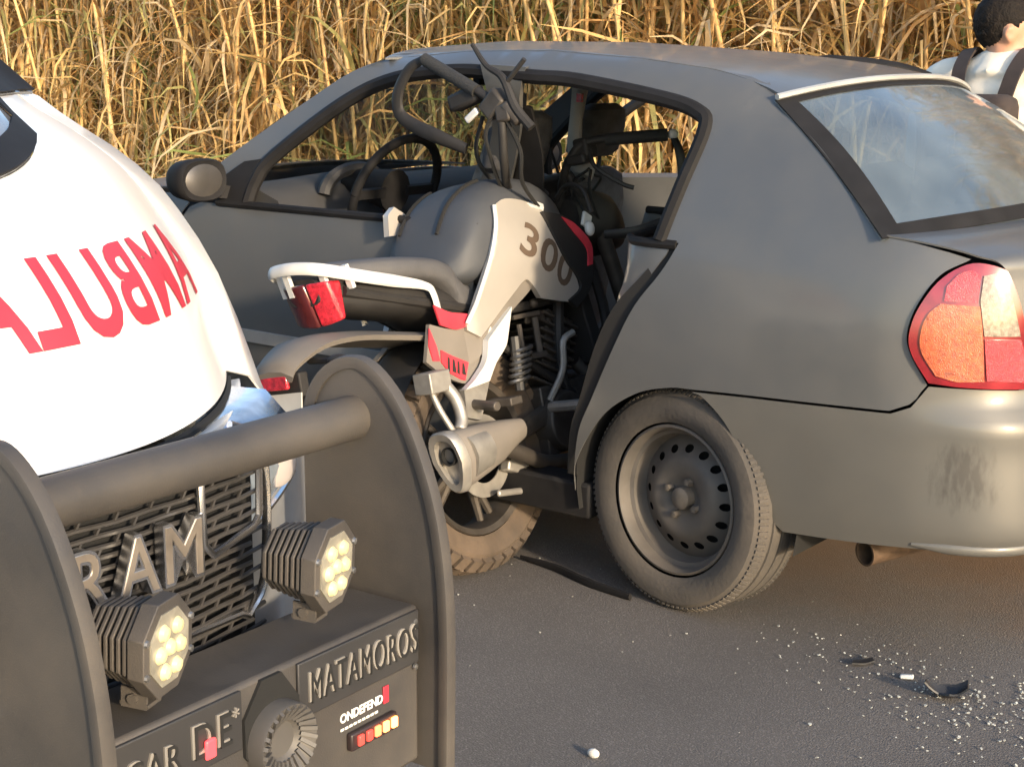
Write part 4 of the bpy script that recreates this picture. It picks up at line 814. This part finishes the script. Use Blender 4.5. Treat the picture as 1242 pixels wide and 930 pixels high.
# bull bar: bumper box, fore-aft side plates with rounded tops, cross tube
BY0, BY1 = -.348, .335
bb = MB(); bb.box((-.075, (BY0+BY1)/2, .36), (.15, BY1-BY0, .28)); bumper = bb.build('steel_bumper', bar_black, amb, bevel=.008)
tr_ = MB(); tr_.tube([(-.150, BY0-.018, .797),(-.150, BY1+.018, .797)], .038, 24); tr_.build('cross_tube', bar_black, amb)
for yy in (BY1+.020, BY0-.020):
    outl = cr([(.046,.20),(.048,.48),(.030,.64),(-.010,.76),(-.06,.845),(-.125,.895),(-.19,.885),(-.24,.835),(-.265,.75)], 6)
    sp = MB(); sp.prism(join([(-.265,.20)], outl), lambda a, b, d: (a, d, b), yy+.004, yy-.004); sp_o = sp.build('side_plate', bar_black, amb)
    # broad rim band round the plate
    rim = []
    for i, (a, b) in enumerate(outl):
        pa = outl[max(0, i-1)]; pb = outl[min(len(outl)-1, i+1)]; tx, tz = pb[0]-pa[0], pb[1]-pa[1]; L_ = math.hypot(tx, tz); nx, nz = tz/L_, -tx/L_
        w0 = .0135; th_ = .015
        rim.append([(a, yy-w0, b), (a+nx*th_*.35, yy-w0-.002+.004, b+nz*th_*.35), (a+nx*th_*.5, yy, b+nz*th_*.5), (a+nx*th_*.35, yy+w0-.002, b+nz*th_*.35), (a, yy+w0, b), (a-nx*th_, yy+w0-.004, b-nz*th_), (a-nx*th_, yy-w0+.004, b-nz*th_)])
    q = MB(); q.loft(rim); q.build('plate_rim', bar_black, sp_o, angle=50)
# bumper face plates and lettering
def face_txt(name, body_, lat, z, h, wd, mt, par, off=.004, ext=.002, bold=.0, sp=1.0):
    V, F = text_geo(body_, 1, ext, 1.0, bold, spacing=sp); xs_ = [v[0] for v in V]; ys_ = [v[1] for v in V]
    sx = wd/(max(xs_)-min(xs_)); sz = h/(max(ys_)-min(ys_)); cx_ = (max(xs_)+min(xs_))/2; cy_ = (max(ys_)+min(ys_))/2
    return mesh_obj(name, [(off+zz, lat+(x-cx_)*sx, z+(y-cy_)*sz) for x, y, zz in V], F, mt, par)
plate_dark = pm('letter_plate', (.030,.030,.032), .5, .2, .1, dust=.25, dustcol=(.09,.08,.07))
letter_light = pm('letter_metal', (.45,.42,.38), .4, .6, .15)
letter_shade = pm('letter_dark_edge', (.012,.012,.012), .6)
for l0, l1, tx_, tl0, tl1 in ((.035,.328,'MATAMOROS',.056,.318), (-.345,-.085,'ÚCAR',-.345,-.212)):
    p_ = MB(); p_.box((.003,(l0+l1)/2,.448), (.006,l1-l0,.092)); po = p_.build('name_plate', plate_dark, bumper, bevel=.002)
    face_txt('name_letters', tx_, (tl0+tl1)/2, .450, .050, tl1-tl0, letter_light, po, .0075, .0015, .004, 1.15)
    face_txt('letter_shadow', tx_, (tl0+tl1)/2+.0045, .4475, .050, tl1-tl0, letter_shade, po, .0095, .0012, -.004, 1.15)
face_txt('name_letters', 'DE', -.150, .450, .050, .072, letter_light, bumper, .0075, .0015, .004, 1.15); face_txt('letter_shadow', 'DE', -.1455, .4475, .050, .072, letter_shade, bumper, .0095, .0012, -.004, 1.15)
face_txt('name_star', '*', -.100, .466, .016, .014, letter_light, bumper, .0075, .0015, .004)
red_dot = MB(); red_dot.box((.012,-.155,.432), (.006,.020,.03)); red_dot.build('marker_light', pm('red_led', (.5,.02,.03), .3, emis=((1,.06,.06), 1.2)), bumper, bevel=.003)
face_txt('sticker_lettering', 'ONDEFEND', .185, .367, .016, .105, pm('sticker_white', (.75,.73,.68), .5), bumper, .0015, .0005, .03)
st2 = MB()
for k in range(9): st2.box((.0012,.137+.0105*k,.348), (.0012,.0075,.0040))
st2.build('sticker_small_print', MATS['sticker_white'], bumper)
rs_ = MB(); rs_.box((.002,.245,.371), (.003,.014,.030)); rs_.build('sticker_mark', red_text, bumper, bevel=.001)
ml2 = MB(); ml2.box((.006,.205,.323), (.012,.115,.030)); mo = ml2.build('marker_light_bar', pm('marker_housing', (.03,.02,.02), .4), bumper, bevel=.003)
for k in range(5):
    e_ = MB(); e_.box((.014,.168+.021*k,.323), (.006,.013,.018)); e_.build('red_diode', pm('red_diode%d' % k, (.6,.03,.03), .3, emis=((1,.10+.07*max(0, k-1),.06), .5+1.3*max(0, k-1))), mo, bevel=.002)
for yb in (.320,):
    for zb in (.475,.395):
        s2 = MB(); s2.lathe([(0,.005),(.005,.004),(.006,0)], 8, Matrix.Translation((.003,yb,zb))@Matrix.Rotation(R(-90), 4, 'Z')); s2.build('screw', dull_metal, bumper)
# siren horn in its recess
hr_ = MB(); hx = [(.062*math.cos(t), .085*math.sin(t)) for t in (R(20),R(70),R(110),R(160),R(200),R(250),R(290),R(340))]
hr_.prism(hx, lambda a, b, d: (d, -.022+a, .415+b), -.004, .006); hr_.build('horn_recess', dark_hole, bumper)
hn = MB(); Mh = Matrix.Translation((.012,-.017,.395))@Matrix.Rotation(R(-90), 4, 'Z')
hn.lathe([(0,.004),(.028,.004),(.034,.010),(.052,.022),(.058,.024),(.060,.018),(.060,-.02)], 40, Mh)
for k in range(24):
    a_ = 2*math.pi*k/24; p0 = Mh@Vector((.034*math.cos(a_), .012, .034*math.sin(a_))); p1 = Mh@Vector((.056*math.cos(a_+.18), .026, .056*math.sin(a_+.18))); hn.bar(p0, p1, .006, .008, up=(1,0,0))
hn.build('siren_horn', pm('horn_grey', (.065,.063,.062), .5, .1, .15, dust=.3), bumper)
# work lights
def work_light(lat, z0, yaw):
    E_ = bpy.data.objects.new('work_light', None); COL.objects.link(E_); E_.parent = amb; E_.location = (-.02, lat, z0); E_.rotation_euler = (0,R(3),R(yaw))
    oc = lambda r, n=8, ph=R(22.5): [(r*math.cos(2*math.pi*k/n+ph), r*math.sin(2*math.pi*k/n+ph)) for k in range(n)]
    hs_ = MB(); sc8 = (1, 1.06)
    hs_.prism([(a*sc8[0], b*sc8[1]) for a, b in oc(.070)], lambda a, b, d: (d, a, b), -.012, .014)
    for k in range(7): hs_.prism(oc(.066-.002*k), lambda a, b, d: (d, a, b), -.022-.011*k, -.016-.011*k)
    hs_.prism(oc(.045), lambda a, b, d: (d, a, b), -.095, -.012); hs_.build('light_housing', bar_black, E_, bevel=.0015)
    ln = MB(); ln.prism(oc(.054), lambda a, b, d: (d, a, b*1.06), .0142, .0165); ln.build('lens', pm('light_lens', (.34,.32,.26), .25, .3, .2, 30, coat=.6), E_)
    for a, b in ((-.018,.026),(.018,.026),(-.026,-.004),(.026,-.004),(-.014,-.032),(.016,-.032),(0,.0)):
        d_ = MB(); d_.lathe([(.0,.008),(.009,.006),(.0125,0)], 14, Matrix.Translation((.0165,a,b))@Matrix.Rotation(R(-90), 4, 'Z')); d_.build('light_diode', MATS['led_glow'], E_)
    for t in (R(22),R(158),R(202),R(338)):
        d_ = MB(); d_.lathe([(0,.005),(.005,.004),(.006,0)], 8, Matrix.Translation((.014,.063*math.cos(t),.066*math.sin(t)))@Matrix.Rotation(R(-90), 4, 'Z')); d_.build('screw', dull_metal, E_)
    bk_ = MB(); bk_.box((-.03,0,-.088), (.045,.035,.006)); bk_.box((-.03,.016,-.078), (.04,.005,.03)); bk_.box((-.03,-.016,-.078), (.04,.005,.03)); bk_.tube([(-.03,-.024,-.078),(-.03,.024,-.078)], .008, 8); bk_.build('bracket', bar_black, E_)
work_light(.135, .620, 13); work_light(-.212, .600, 17)
cw = MB(); cw.tube(cr([(-.11,-.26,.57),(-.12,-.275,.53),(-.11,-.285,.50)], 5), .005, 6); cw.build('light_cable', dark_hole, amb)
# ------------------------------------------------------------------ cane field
cr_rng = random.Random(11)
leaf_mats = [pm('dry_leaf_gold', (.72,.50,.21), .75, 0, .3, 3), pm('dry_leaf_tan', (.70,.54,.32), .8, 0, .3, 3), pm('leaf_olive', (.44,.41,.16), .7, 0, .3, 3), pm('dry_leaf_rust', (.58,.35,.14), .8, 0, .3, 3), pm('leaf_green', (.24,.29,.09), .65, 0, .3, 3)]
for m in leaf_mats:      # thin blades let some light through
    N = m.node_tree.nodes; L = m.node_tree.links; b = N['Principled BSDF']; tr = N.new('ShaderNodeBsdfTranslucent'); L.new(b.inputs['Base Color'].links[0].from_socket, tr.inputs[0]); mx = N.new('ShaderNodeMixShader'); mx.inputs[0].default_value = .42
    L.new(b.outputs[0], mx.inputs[1]); L.new(tr.outputs[0], mx.inputs[2]); L.new(mx.outputs[0], N['Material Output'].inputs[0])
stalk_mats = [pm('cane_stalk_gold', (.74,.51,.22), .6, 0, .35, 5), pm('cane_stalk_brown', (.56,.35,.14), .65, 0, .35, 5)]
def leaf(mb, base, az, length, width, up, droop, twist, m, seg=5, g=cr_rng):
    d = Vector((math.cos(az), math.sin(az), 0)); p = Vector(base); el = up; V = []; st = length/seg
    side = Vector((-d.y, d.x, 0)); 
    for i in range(seg+1):
        f = i/seg; w = width*(.55+.9*f if f < .25 else (1-f)**.7*1.05)*.5+.0008
        tw = twist*f; s = side*math.cos(tw)+Vector((0,0,1))*math.sin(tw)
        V += [p-s*w, p+s*w]; p = p+(d*math.cos(el)+Vector((0,0,1))*math.sin(el))*st; el -= droop/seg*(1+f)
        if p.z < .02: p.z = .02+g.random()*.02
        d = (d+side*g.uniform(-.12,.12)).normalized()
    mb.add(V, [(2*i, 2*i+1, 2*i+3, 2*i+2) for i in range(seg)], m)
def cane_mesh(seed):
    g = random.Random(seed); st = MB(); h = g.uniform(1.8,2.9); lean = Vector((g.uniform(-.3,.3), g.uniform(-.3,.3), 0)); P = []; n = 13
    for i in range(n+1):
        f = i/n; P.append(Vector((0,0,0))+lean*f*f*1.2+Vector((0.03*math.sin(f*5+seed), .03*math.cos(f*4+seed), h*f)))
    rr = []
    PP = []
    for i in range(n):
        PP += [P[i].lerp(P[i+1], .04), P[i].lerp(P[i+1], .92), P[i].lerp(P[i+1], .97)]; r = .0145*(1-.35*i/n); rr += [r, r*.93, r*1.25]
    st.tube(PP, rr, 7); lv = MB()
    for i in range(2, n+1):
        for k in range(g.choice((1,1,2))):
            low = i < n*.55; up = g.uniform(-.9,.4) if low else g.uniform(.5,1.25)
            m = g.choices((0,1,2,3,4), (5,4,1,3,.4) if low else (4,3,2.5,1.5,1.6))[0]
            leaf(lv, P[i], g.uniform(0, 6.28), g.uniform(.5,1.15), g.uniform(.018,.034), up, g.uniform(1.2,2.8), g.uniform(-1.6,1.6), m, g=g)
    return st, lv, h
protos = []
for k in range(10):
    st, lv, h = cane_mesh(100+k)
    a = bpy.data.meshes.new('cane_stalk'); a.from_pydata(st.v, [], st.f); a.materials.append(stalk_mats[k % 2]); a.polygons.foreach_set('use_smooth', [True]*len(a.polygons))
    b = bpy.data.meshes.new('leaves'); b.from_pydata(lv.v, [], lv.f); [b.materials.append(m) for m in leaf_mats]; b.polygons.foreach_set('material_index', lv.fm); b.polygons.foreach_set('use_smooth', [True]*len(b.polygons)); protos.append((a, b))
CANE_Y = -3.3
# front-row plants, each a thing of its own, only where the photo shows them
spots = []
for k in range(230):
    x = cr_rng.uniform(-2.0, 9.5); y = CANE_Y-abs(cr_rng.gauss(0,.55))-.1; spots.append((x, y))
for i, (x, y) in enumerate(spots):
    a, b = protos[i % 10]; o = bpy.data.objects.new('cane_plant', a); COL.objects.link(o); o.location = (x, y, 0); o.rotation_euler = (cr_rng.uniform(-.14,.14), cr_rng.uniform(-.14,.14), cr_rng.uniform(0, 6.28)); s = cr_rng.uniform(.85,1.25); o.scale = (s, s, s)
    tag(o, 'tall dry cane stalk with straw coloured leaves at the field edge', 'cane plant', 'cane plants along the field edge')
    c = bpy.data.objects.new('leaves', b); COL.objects.link(c); c.parent = o
# the mass of the field behind and the tangle of fallen leaves: one uncountable object each
mass = MB()
for k in range(30000):
    dep = abs(cr_rng.gauss(0, .9))-.15; x = cr_rng.uniform(-4.5, 14); y = CANE_Y-.25-dep; z = cr_rng.uniform(.05, 3.1)
    gn = noise.noise((x*.55, z*.8, 2.7)); w = (5,4.5,1.0+8*max(0, gn),2.4,.15+5*max(0, gn)) 
    m = cr_rng.choices((0,1,2,3,4), w)[0]
    up = cr_rng.uniform(-1.2,.6) if cr_rng.random() < .55 else cr_rng.uniform(.6,1.4)
    leaf(mass, (x, y, z), cr_rng.uniform(0, 6.28), cr_rng.uniform(.4,1.1), cr_rng.uniform(.012,.038), up, cr_rng.uniform(.3,2.2), cr_rng.uniform(-2,2), m, 4)
for k in range(1500):
    x = cr_rng.uniform(-5, 15); y = CANE_Y-.7-abs(cr_rng.gauss(0,1.5)); h = cr_rng.uniform(2.0,3.2); lx, ly = cr_rng.gauss(0,.22), cr_rng.gauss(0,.2)
    mass.tube([(x,y,0),(x+lx*.4,y+ly*.4,h*.5),(x+lx,y+ly,h)], [.014,.012,.008], 5, cap=False, m=5+(k % 2))
tag(mass.build('cane_field_mass', leaf_mats+stalk_mats, None, fixn=False, angle=180), 'dense golden mass of dry cane leaves and stalks behind the sedan', 'cane field', kind='stuff')
far = MB()
for k in range(16000):
    x = cr_rng.uniform(-25, 40) if k % 2 else cr_rng.uniform(-6, 16); y = CANE_Y-3.0-abs(cr_rng.gauss(0, 1.6)); z = cr_rng.uniform(.0, 3.1)
    leaf(far, (x, y, z), cr_rng.uniform(0, 6.28), cr_rng.uniform(.8,1.6), cr_rng.uniform(.05,.09), cr_rng.uniform(-.8,1.4), cr_rng.uniform(.3,1.8), cr_rng.uniform(-2,2), cr_rng.choices((0,1,2,3,4),(3,3,1,4,.6))[0], 3)
tag(far.build('cane_field_depth', leaf_mats, None, fixn=False, angle=180), 'shaded depth of the cane field further from the road', 'cane field', kind='stuff')
lit = MB()
for k in range(5000):
    x = cr_rng.uniform(-5, 14); y = CANE_Y+.75-abs(cr_rng.gauss(0,.55))*1.6; z = max(.0, (CANE_Y+.6-y))*cr_rng.uniform(.1,.8)
    leaf(lit, (x, y, z), cr_rng.uniform(0, 6.28), cr_rng.uniform(.25,.8), cr_rng.uniform(.012,.03), cr_rng.uniform(-.1,1.2), cr_rng.uniform(1.0,2.6), cr_rng.uniform(-2,2), cr_rng.choices((0,1,2,3,4),(6,5,1.2,2,.5))[0], 4)
tag(lit.build('straw_litter', leaf_mats, None, fixn=False, angle=180), 'tangle of fallen straw coloured leaves at the foot of the cane', 'straw', kind='stuff')
# ------------------------------------------------------------------ person behind the sedan (local: x = facing, y = left)
skin = pm('skin', (.44,.235,.15), .55, 0, .06, 12)
shirt_m = pm('cream_shirt', (.74,.66,.54), .9, 0, .06, 9, bump=.25, bscale=18)
hair_m = pm('dark_hair', (.010,.007,.005), .7, 0, .3, 60, bump=.6, bscale=140, spec=.2)
pants_m = pm('dark_trousers', (.04,.04,.05), .9, 0, .1); shoe_m = pm('dark_shoes', (.02,.02,.02), .6)
strap_m = pm('dark_strap', (.035,.025,.022), .85, 0, .15, 30)
person = thing('person', 'person in a cream shirt with dark backpack straps behind the sedan', 'person', (-.015,-1.235,0), (0,0,math.atan2(-.99,-.10)))
def remesh(o, vox=.011, it=6, smooth=True):
    m = o.modifiers.new('remesh', 'REMESH'); m.mode = 'VOXEL'; m.voxel_size = vox; m.use_smooth_shade = True
    s = o.modifiers.new('smooth', 'SMOOTH'); s.factor = .5; s.iterations = it; return o
HZ = 1.475
hd_ = MB()
hd_.ball((-.012,0,HZ+.035), (.098,.078,.098), 24, 16)                       # skull
hd_.ball((.032,0,HZ-.035), (.066,.060,.088), 20, 14); hd_.ball((.050,0,HZ-.092), (.034,.034,.026), 14, 10)   # face, chin
hd_.tube([(.088,0,HZ+.030),(.106,0,HZ-.008),(.094,0,HZ-.022)], [.010,.017,.010], 8)              # nose
hd_.ball((.083,0,HZ-.050), (.014,.024,.008), 10, 8); hd_.ball((.080,0,HZ-.064), (.014,.022,.009), 10, 8)     # lips
hd_.tube([(.078,-.045,HZ+.043),(.092,0,HZ+.044),(.078,.045,HZ+.043)], .012, 8)                   # brow
for s_ in (1, -1):
    hd_.tube(cr([(-.012,s_*.076,HZ-.030),(-.004,s_*.080,HZ+.0),(-.018,s_*.088,HZ+.022),(-.034,s_*.087,HZ+.0),(-.016,s_*.080,HZ-.028)], 4), .009, 6)
    hd_.ball((.05,s_*.036,HZ-.022), (.030,.026,.026), 10, 8)
HT = -.80     # head turned to the person's right
def turn(p): return (p[0]*math.cos(HT)-p[1]*math.sin(HT)-.02, p[0]*math.sin(HT)+p[1]*math.cos(HT), p[2])
bd = MB(); bd.add([turn(p) for p in hd_.v], hd_.f)
K = 1.055    # torso and legs scale
bd.tube([(-.035,0,HZ-.02),(-.04,0,HZ-.10),(-.045,0,HZ-.17)], [.055,.054,.07], 14)               # neck
for z, hx_, hy_ in ((1.33,.08,.15),(1.27,.09,.17),(1.20,.11,.185),(1.05,.115,.17),(.92,.105,.155),(.80,.11,.165)): bd.ball((-.03,0,z), (hx_,hy_,.10), 18, 12)
for s_ in (1, -1):
    hand = Vector((.10,s_*.27,.70))
    bd.tube(cr([(-.035,s_*.15,1.32),(-.04,s_*.22,1.27),(-.03,s_*.255,1.02),(.02,s_*.265,.86),hand], 5), [.055,.052,.045,.038,.026], 12)
    bd.tube([hand, hand+Vector((.03,0,-.07))], [.026,.034], 10, flat=.6)
    for k in range(4):
        a = hand+Vector((.012+.016*k-.004,s_*.004,-.085+.004*abs(k-1.5))); L_ = (.062,.074,.070,.055)[3-k]; bd.tube([a, a+Vector((.008,-s_*.006,-L_*.55)), a+Vector((.004,-s_*.02,-L_))], [.0095,.009,.007], 8)
    bd.tube([hand+Vector((.025,0,-.03)), hand+Vector((.058,-s_*.01,-.06)), hand+Vector((.062,-s_*.018,-.095))], [.012,.010,.008], 8)
    bd.tube(cr([(-.03,s_*.085,.80),(-.01,s_*.095,.45),(-.03,s_*.10,.08)], 5), [.085,.055,.038], 12); bd.tube([(-.06,s_*.10,.05),(.16,s_*.11,.03)], [.04,.03], 10)
body_o = remesh(bd.build('body', skin, person), .009, 4)
ey = MB()
for s_ in (1, -1): ey.ball(turn((.076,s_*.032,HZ+.018)), (.010,.014,.008), 10, 8)
ey.build('eyes', pm('eye_dark', (.03,.02,.015), .2), body_o)
sh_ = MB()
for z, hx_, hy_ in ((1.345,.09,.13),(1.325,.11,.185),(1.27,.13,.205),(1.20,.135,.205),(1.08,.14,.20),(.98,.135,.19),(.88,.13,.185),(.82,.13,.185)): sh_.ball((-.035,0,z), (hx_,hy_,.09), 20, 12)
sh_.tube([(-.045,0,1.33),(-.035,0,HZ-.085)], [.12,.076], 16)
for s_ in (1, -1): sh_.tube(cr([(-.04,s_*.13,1.325),(-.045,s_*.225,1.285),(-.035,s_*.272,1.08),(-.022,s_*.268,.98)], 5), [.085,.085,.072,.07], 14)
shirt = remesh(sh_.build('shirt', shirt_m, person), .012, 5)
tr2 = MB()
tr2.ball((-.03,0,.82), (.125,.18,.09), 18, 10)
for s_ in (1, -1): tr2.tube(cr([(-.03,s_*.085,.82),(-.01,s_*.097,.45),(-.03,s_*.10,.09)], 5), [.105,.075,.06], 12)
remesh(tr2.build('trousers', pants_m, person), .014, 4)
so = MB()
for s_ in (1, -1): so.loft([[(x, s_*.105+hy_*math.cos(t), max(.001, hz_+hz_*math.sin(t))) for t in np.linspace(0, 2*math.pi, 14, endpoint=False)] for x, hy_, hz_ in ((-.11,.03,.04),(-.06,.045,.06),(.04,.05,.05),(.14,.045,.035),(.19,.02,.02))])
so.build('shoes', shoe_m, person)
hr2 = MB(); V = []; F = []; ns, nr = 72, 44
for i in range(nr+1):
    ph = math.pi*i/nr
    for k in range(ns):
        th = 2*math.pi*k/ns; n = Vector((math.sin(ph)*math.cos(th), math.sin(ph)*math.sin(th), math.cos(ph))); r = 1+.05*noise.noise(n*6)+.03*noise.noise(n*17)
        V.append(Vector((-.014,0,HZ+.042))+Vector((n.x*.103*r, n.y*.083*r, n.z*.105*r)))
for i in range(nr):
    for k in range(ns):
        k2 = (k+1) % ns; q = (i*ns+k, (i+1)*ns+k, (i+1)*ns+k2, i*ns+k2); c = sum((V[j] for j in q), Vector())/4-Vector((-.014,0,HZ+.042))
        lim = float(np.interp(c.x, [-.11,-.05,-.02,0,.02,.045,.06,.12], [-.095,-.085,-.045,-.025,-.02,.01,.045,.055]))+.008*noise.noise(c*60)
        if c.z > lim: F.append(q)
V = [Vector(turn(p)) for p in V]
hr2.add(V, F); hr2.build('hair', hair_m, body_o, fixn=False, solid=.012, angle=180)
bg = MB(); bg.box((-.235,0,1.10), (.13,.30,.36)); pack = bg.build('backpack', strap_m, person, bevel=.04)
for s_ in (1, -1):
    pth = cr([(-.185,s_*.085,1.27),(-.15,s_*.10,1.36),(-.06,s_*.11,1.425),(.03,s_*.12,1.385),(.105,s_*.125,1.27),(.115,s_*.14,1.05),(-.02,s_*.225,.97),(-.18,s_*.15,.97)], 6)
    st_ = MB(); st_.loft([[Vector(p)+Vector((0, s_*dy, dz)) for dy, dz in ((-.026,-.004),(.026,-.012),(.026,.0),(-.026,.008))] for p in pth]); st_.build('strap', strap_m, pack, bevel=.003)
# ------------------------------------------------------------------ debris on the road
plastic = pm('broken_black_plastic', (.025,.025,.027), .45, 0, .2, 20)
shard_m = pm('glass_crumbs', (.36,.37,.345), .25, 0, .2, 40)
g = random.Random(21)
gl = MB()
def crumb(x, y, s):
    M = Euler((g.uniform(-.5,.5), g.uniform(-.5,.5), g.uniform(0,6.28))).to_matrix(); n = g.choice((4,5,6)); pts = [(s*g.uniform(.6,1.1)*math.cos(2*math.pi*k/n), s*g.uniform(.6,1.1)*math.sin(2*math.pi*k/n)) for k in range(n)]
    gl.prism(pts, lambda a, b, d: Vector((x, y, .003+s*.3))+M@Vector((a, b, d)), -s*.25, s*.25)
for k in range(330):
    x = g.gauss(-.92,.17); y = g.gauss(.90,.13); crumb(x, y, g.uniform(.0016,.0046))
for k in range(120):
    f = g.random(); x = -.30-.60*f+g.gauss(0,.07); y = .78+.06*f+g.gauss(0,.09); crumb(x, y, g.uniform(.0014,.004))
for k in range(70):
    crumb(g.uniform(-1.3,.6), g.uniform(.45,1.9), g.uniform(.0015,.0038))
tag(gl.build('glass_crumbs', shard_m, None), 'pale crumbs of shattered window glass scattered on the asphalt', 'broken glass', kind='stuff')
def shard(name, label, x, y, rz, pts, curl, th=.004, rx=0):
    V, F = panel_geo(pts, lambda a, b: (a, b, .004+curl*(a*a*12+abs(b)*.6)), .012)
    o = mesh_obj(name, V, F, plastic, None, solid=th); o.location = (x, y, .004); o.rotation_euler = (rx,0,rz); return tag(o, label, 'plastic shard')
shard('plastic_shard', 'curled black plastic shard standing among the glass crumbs', -.775, .885, .5, [(-.045,-.02),(.0,-.03),(.045,-.015),(.05,.01),(.02,.012),(.0,.035),(-.02,.015),(-.04,.02)], 1.0)
shard('plastic_shard', 'small flat black plastic shard between the glass crumbs and the wheel', -.54, .815, 1.1, [(-.03,-.008),(.02,-.014),(.034,.0),(.01,.012),(-.025,.010)], .25)
tr3 = MB(); tr3.tube(cr([(.56,.715,.010),(.42,.735,.012),(.28,.775,.010),(.13,.80,.012)], 6), [.006,.012,.014,.010], 8, flat=.6)
tag(tr3.build('rubber_trim_strip', black_trim, None), 'torn black rubber trim strip lying in front of the bent wheel', 'trim strip')
pb = MB(); pb.ball((0,0,.009), (.014,.010,.010), 10, 7)
o = pb.build('pebble', pm('pale_stone', (.55,.53,.50), .8), None); o.location = (-.325,1.611,0); tag(o, 'small pale pebble alone on the bare asphalt', 'pebble')
pb = MB(); pb.box((0,0,.006), (.03,.018,.010), Euler((.2,.1,.3))); o = pb.build('plastic_chip', pm('pale_chip', (.6,.6,.57), .6), None, bevel=.003); o.location = (-.655,.83,0); tag(o, 'pale plastic chip beside the curled black shard', 'plastic chip')
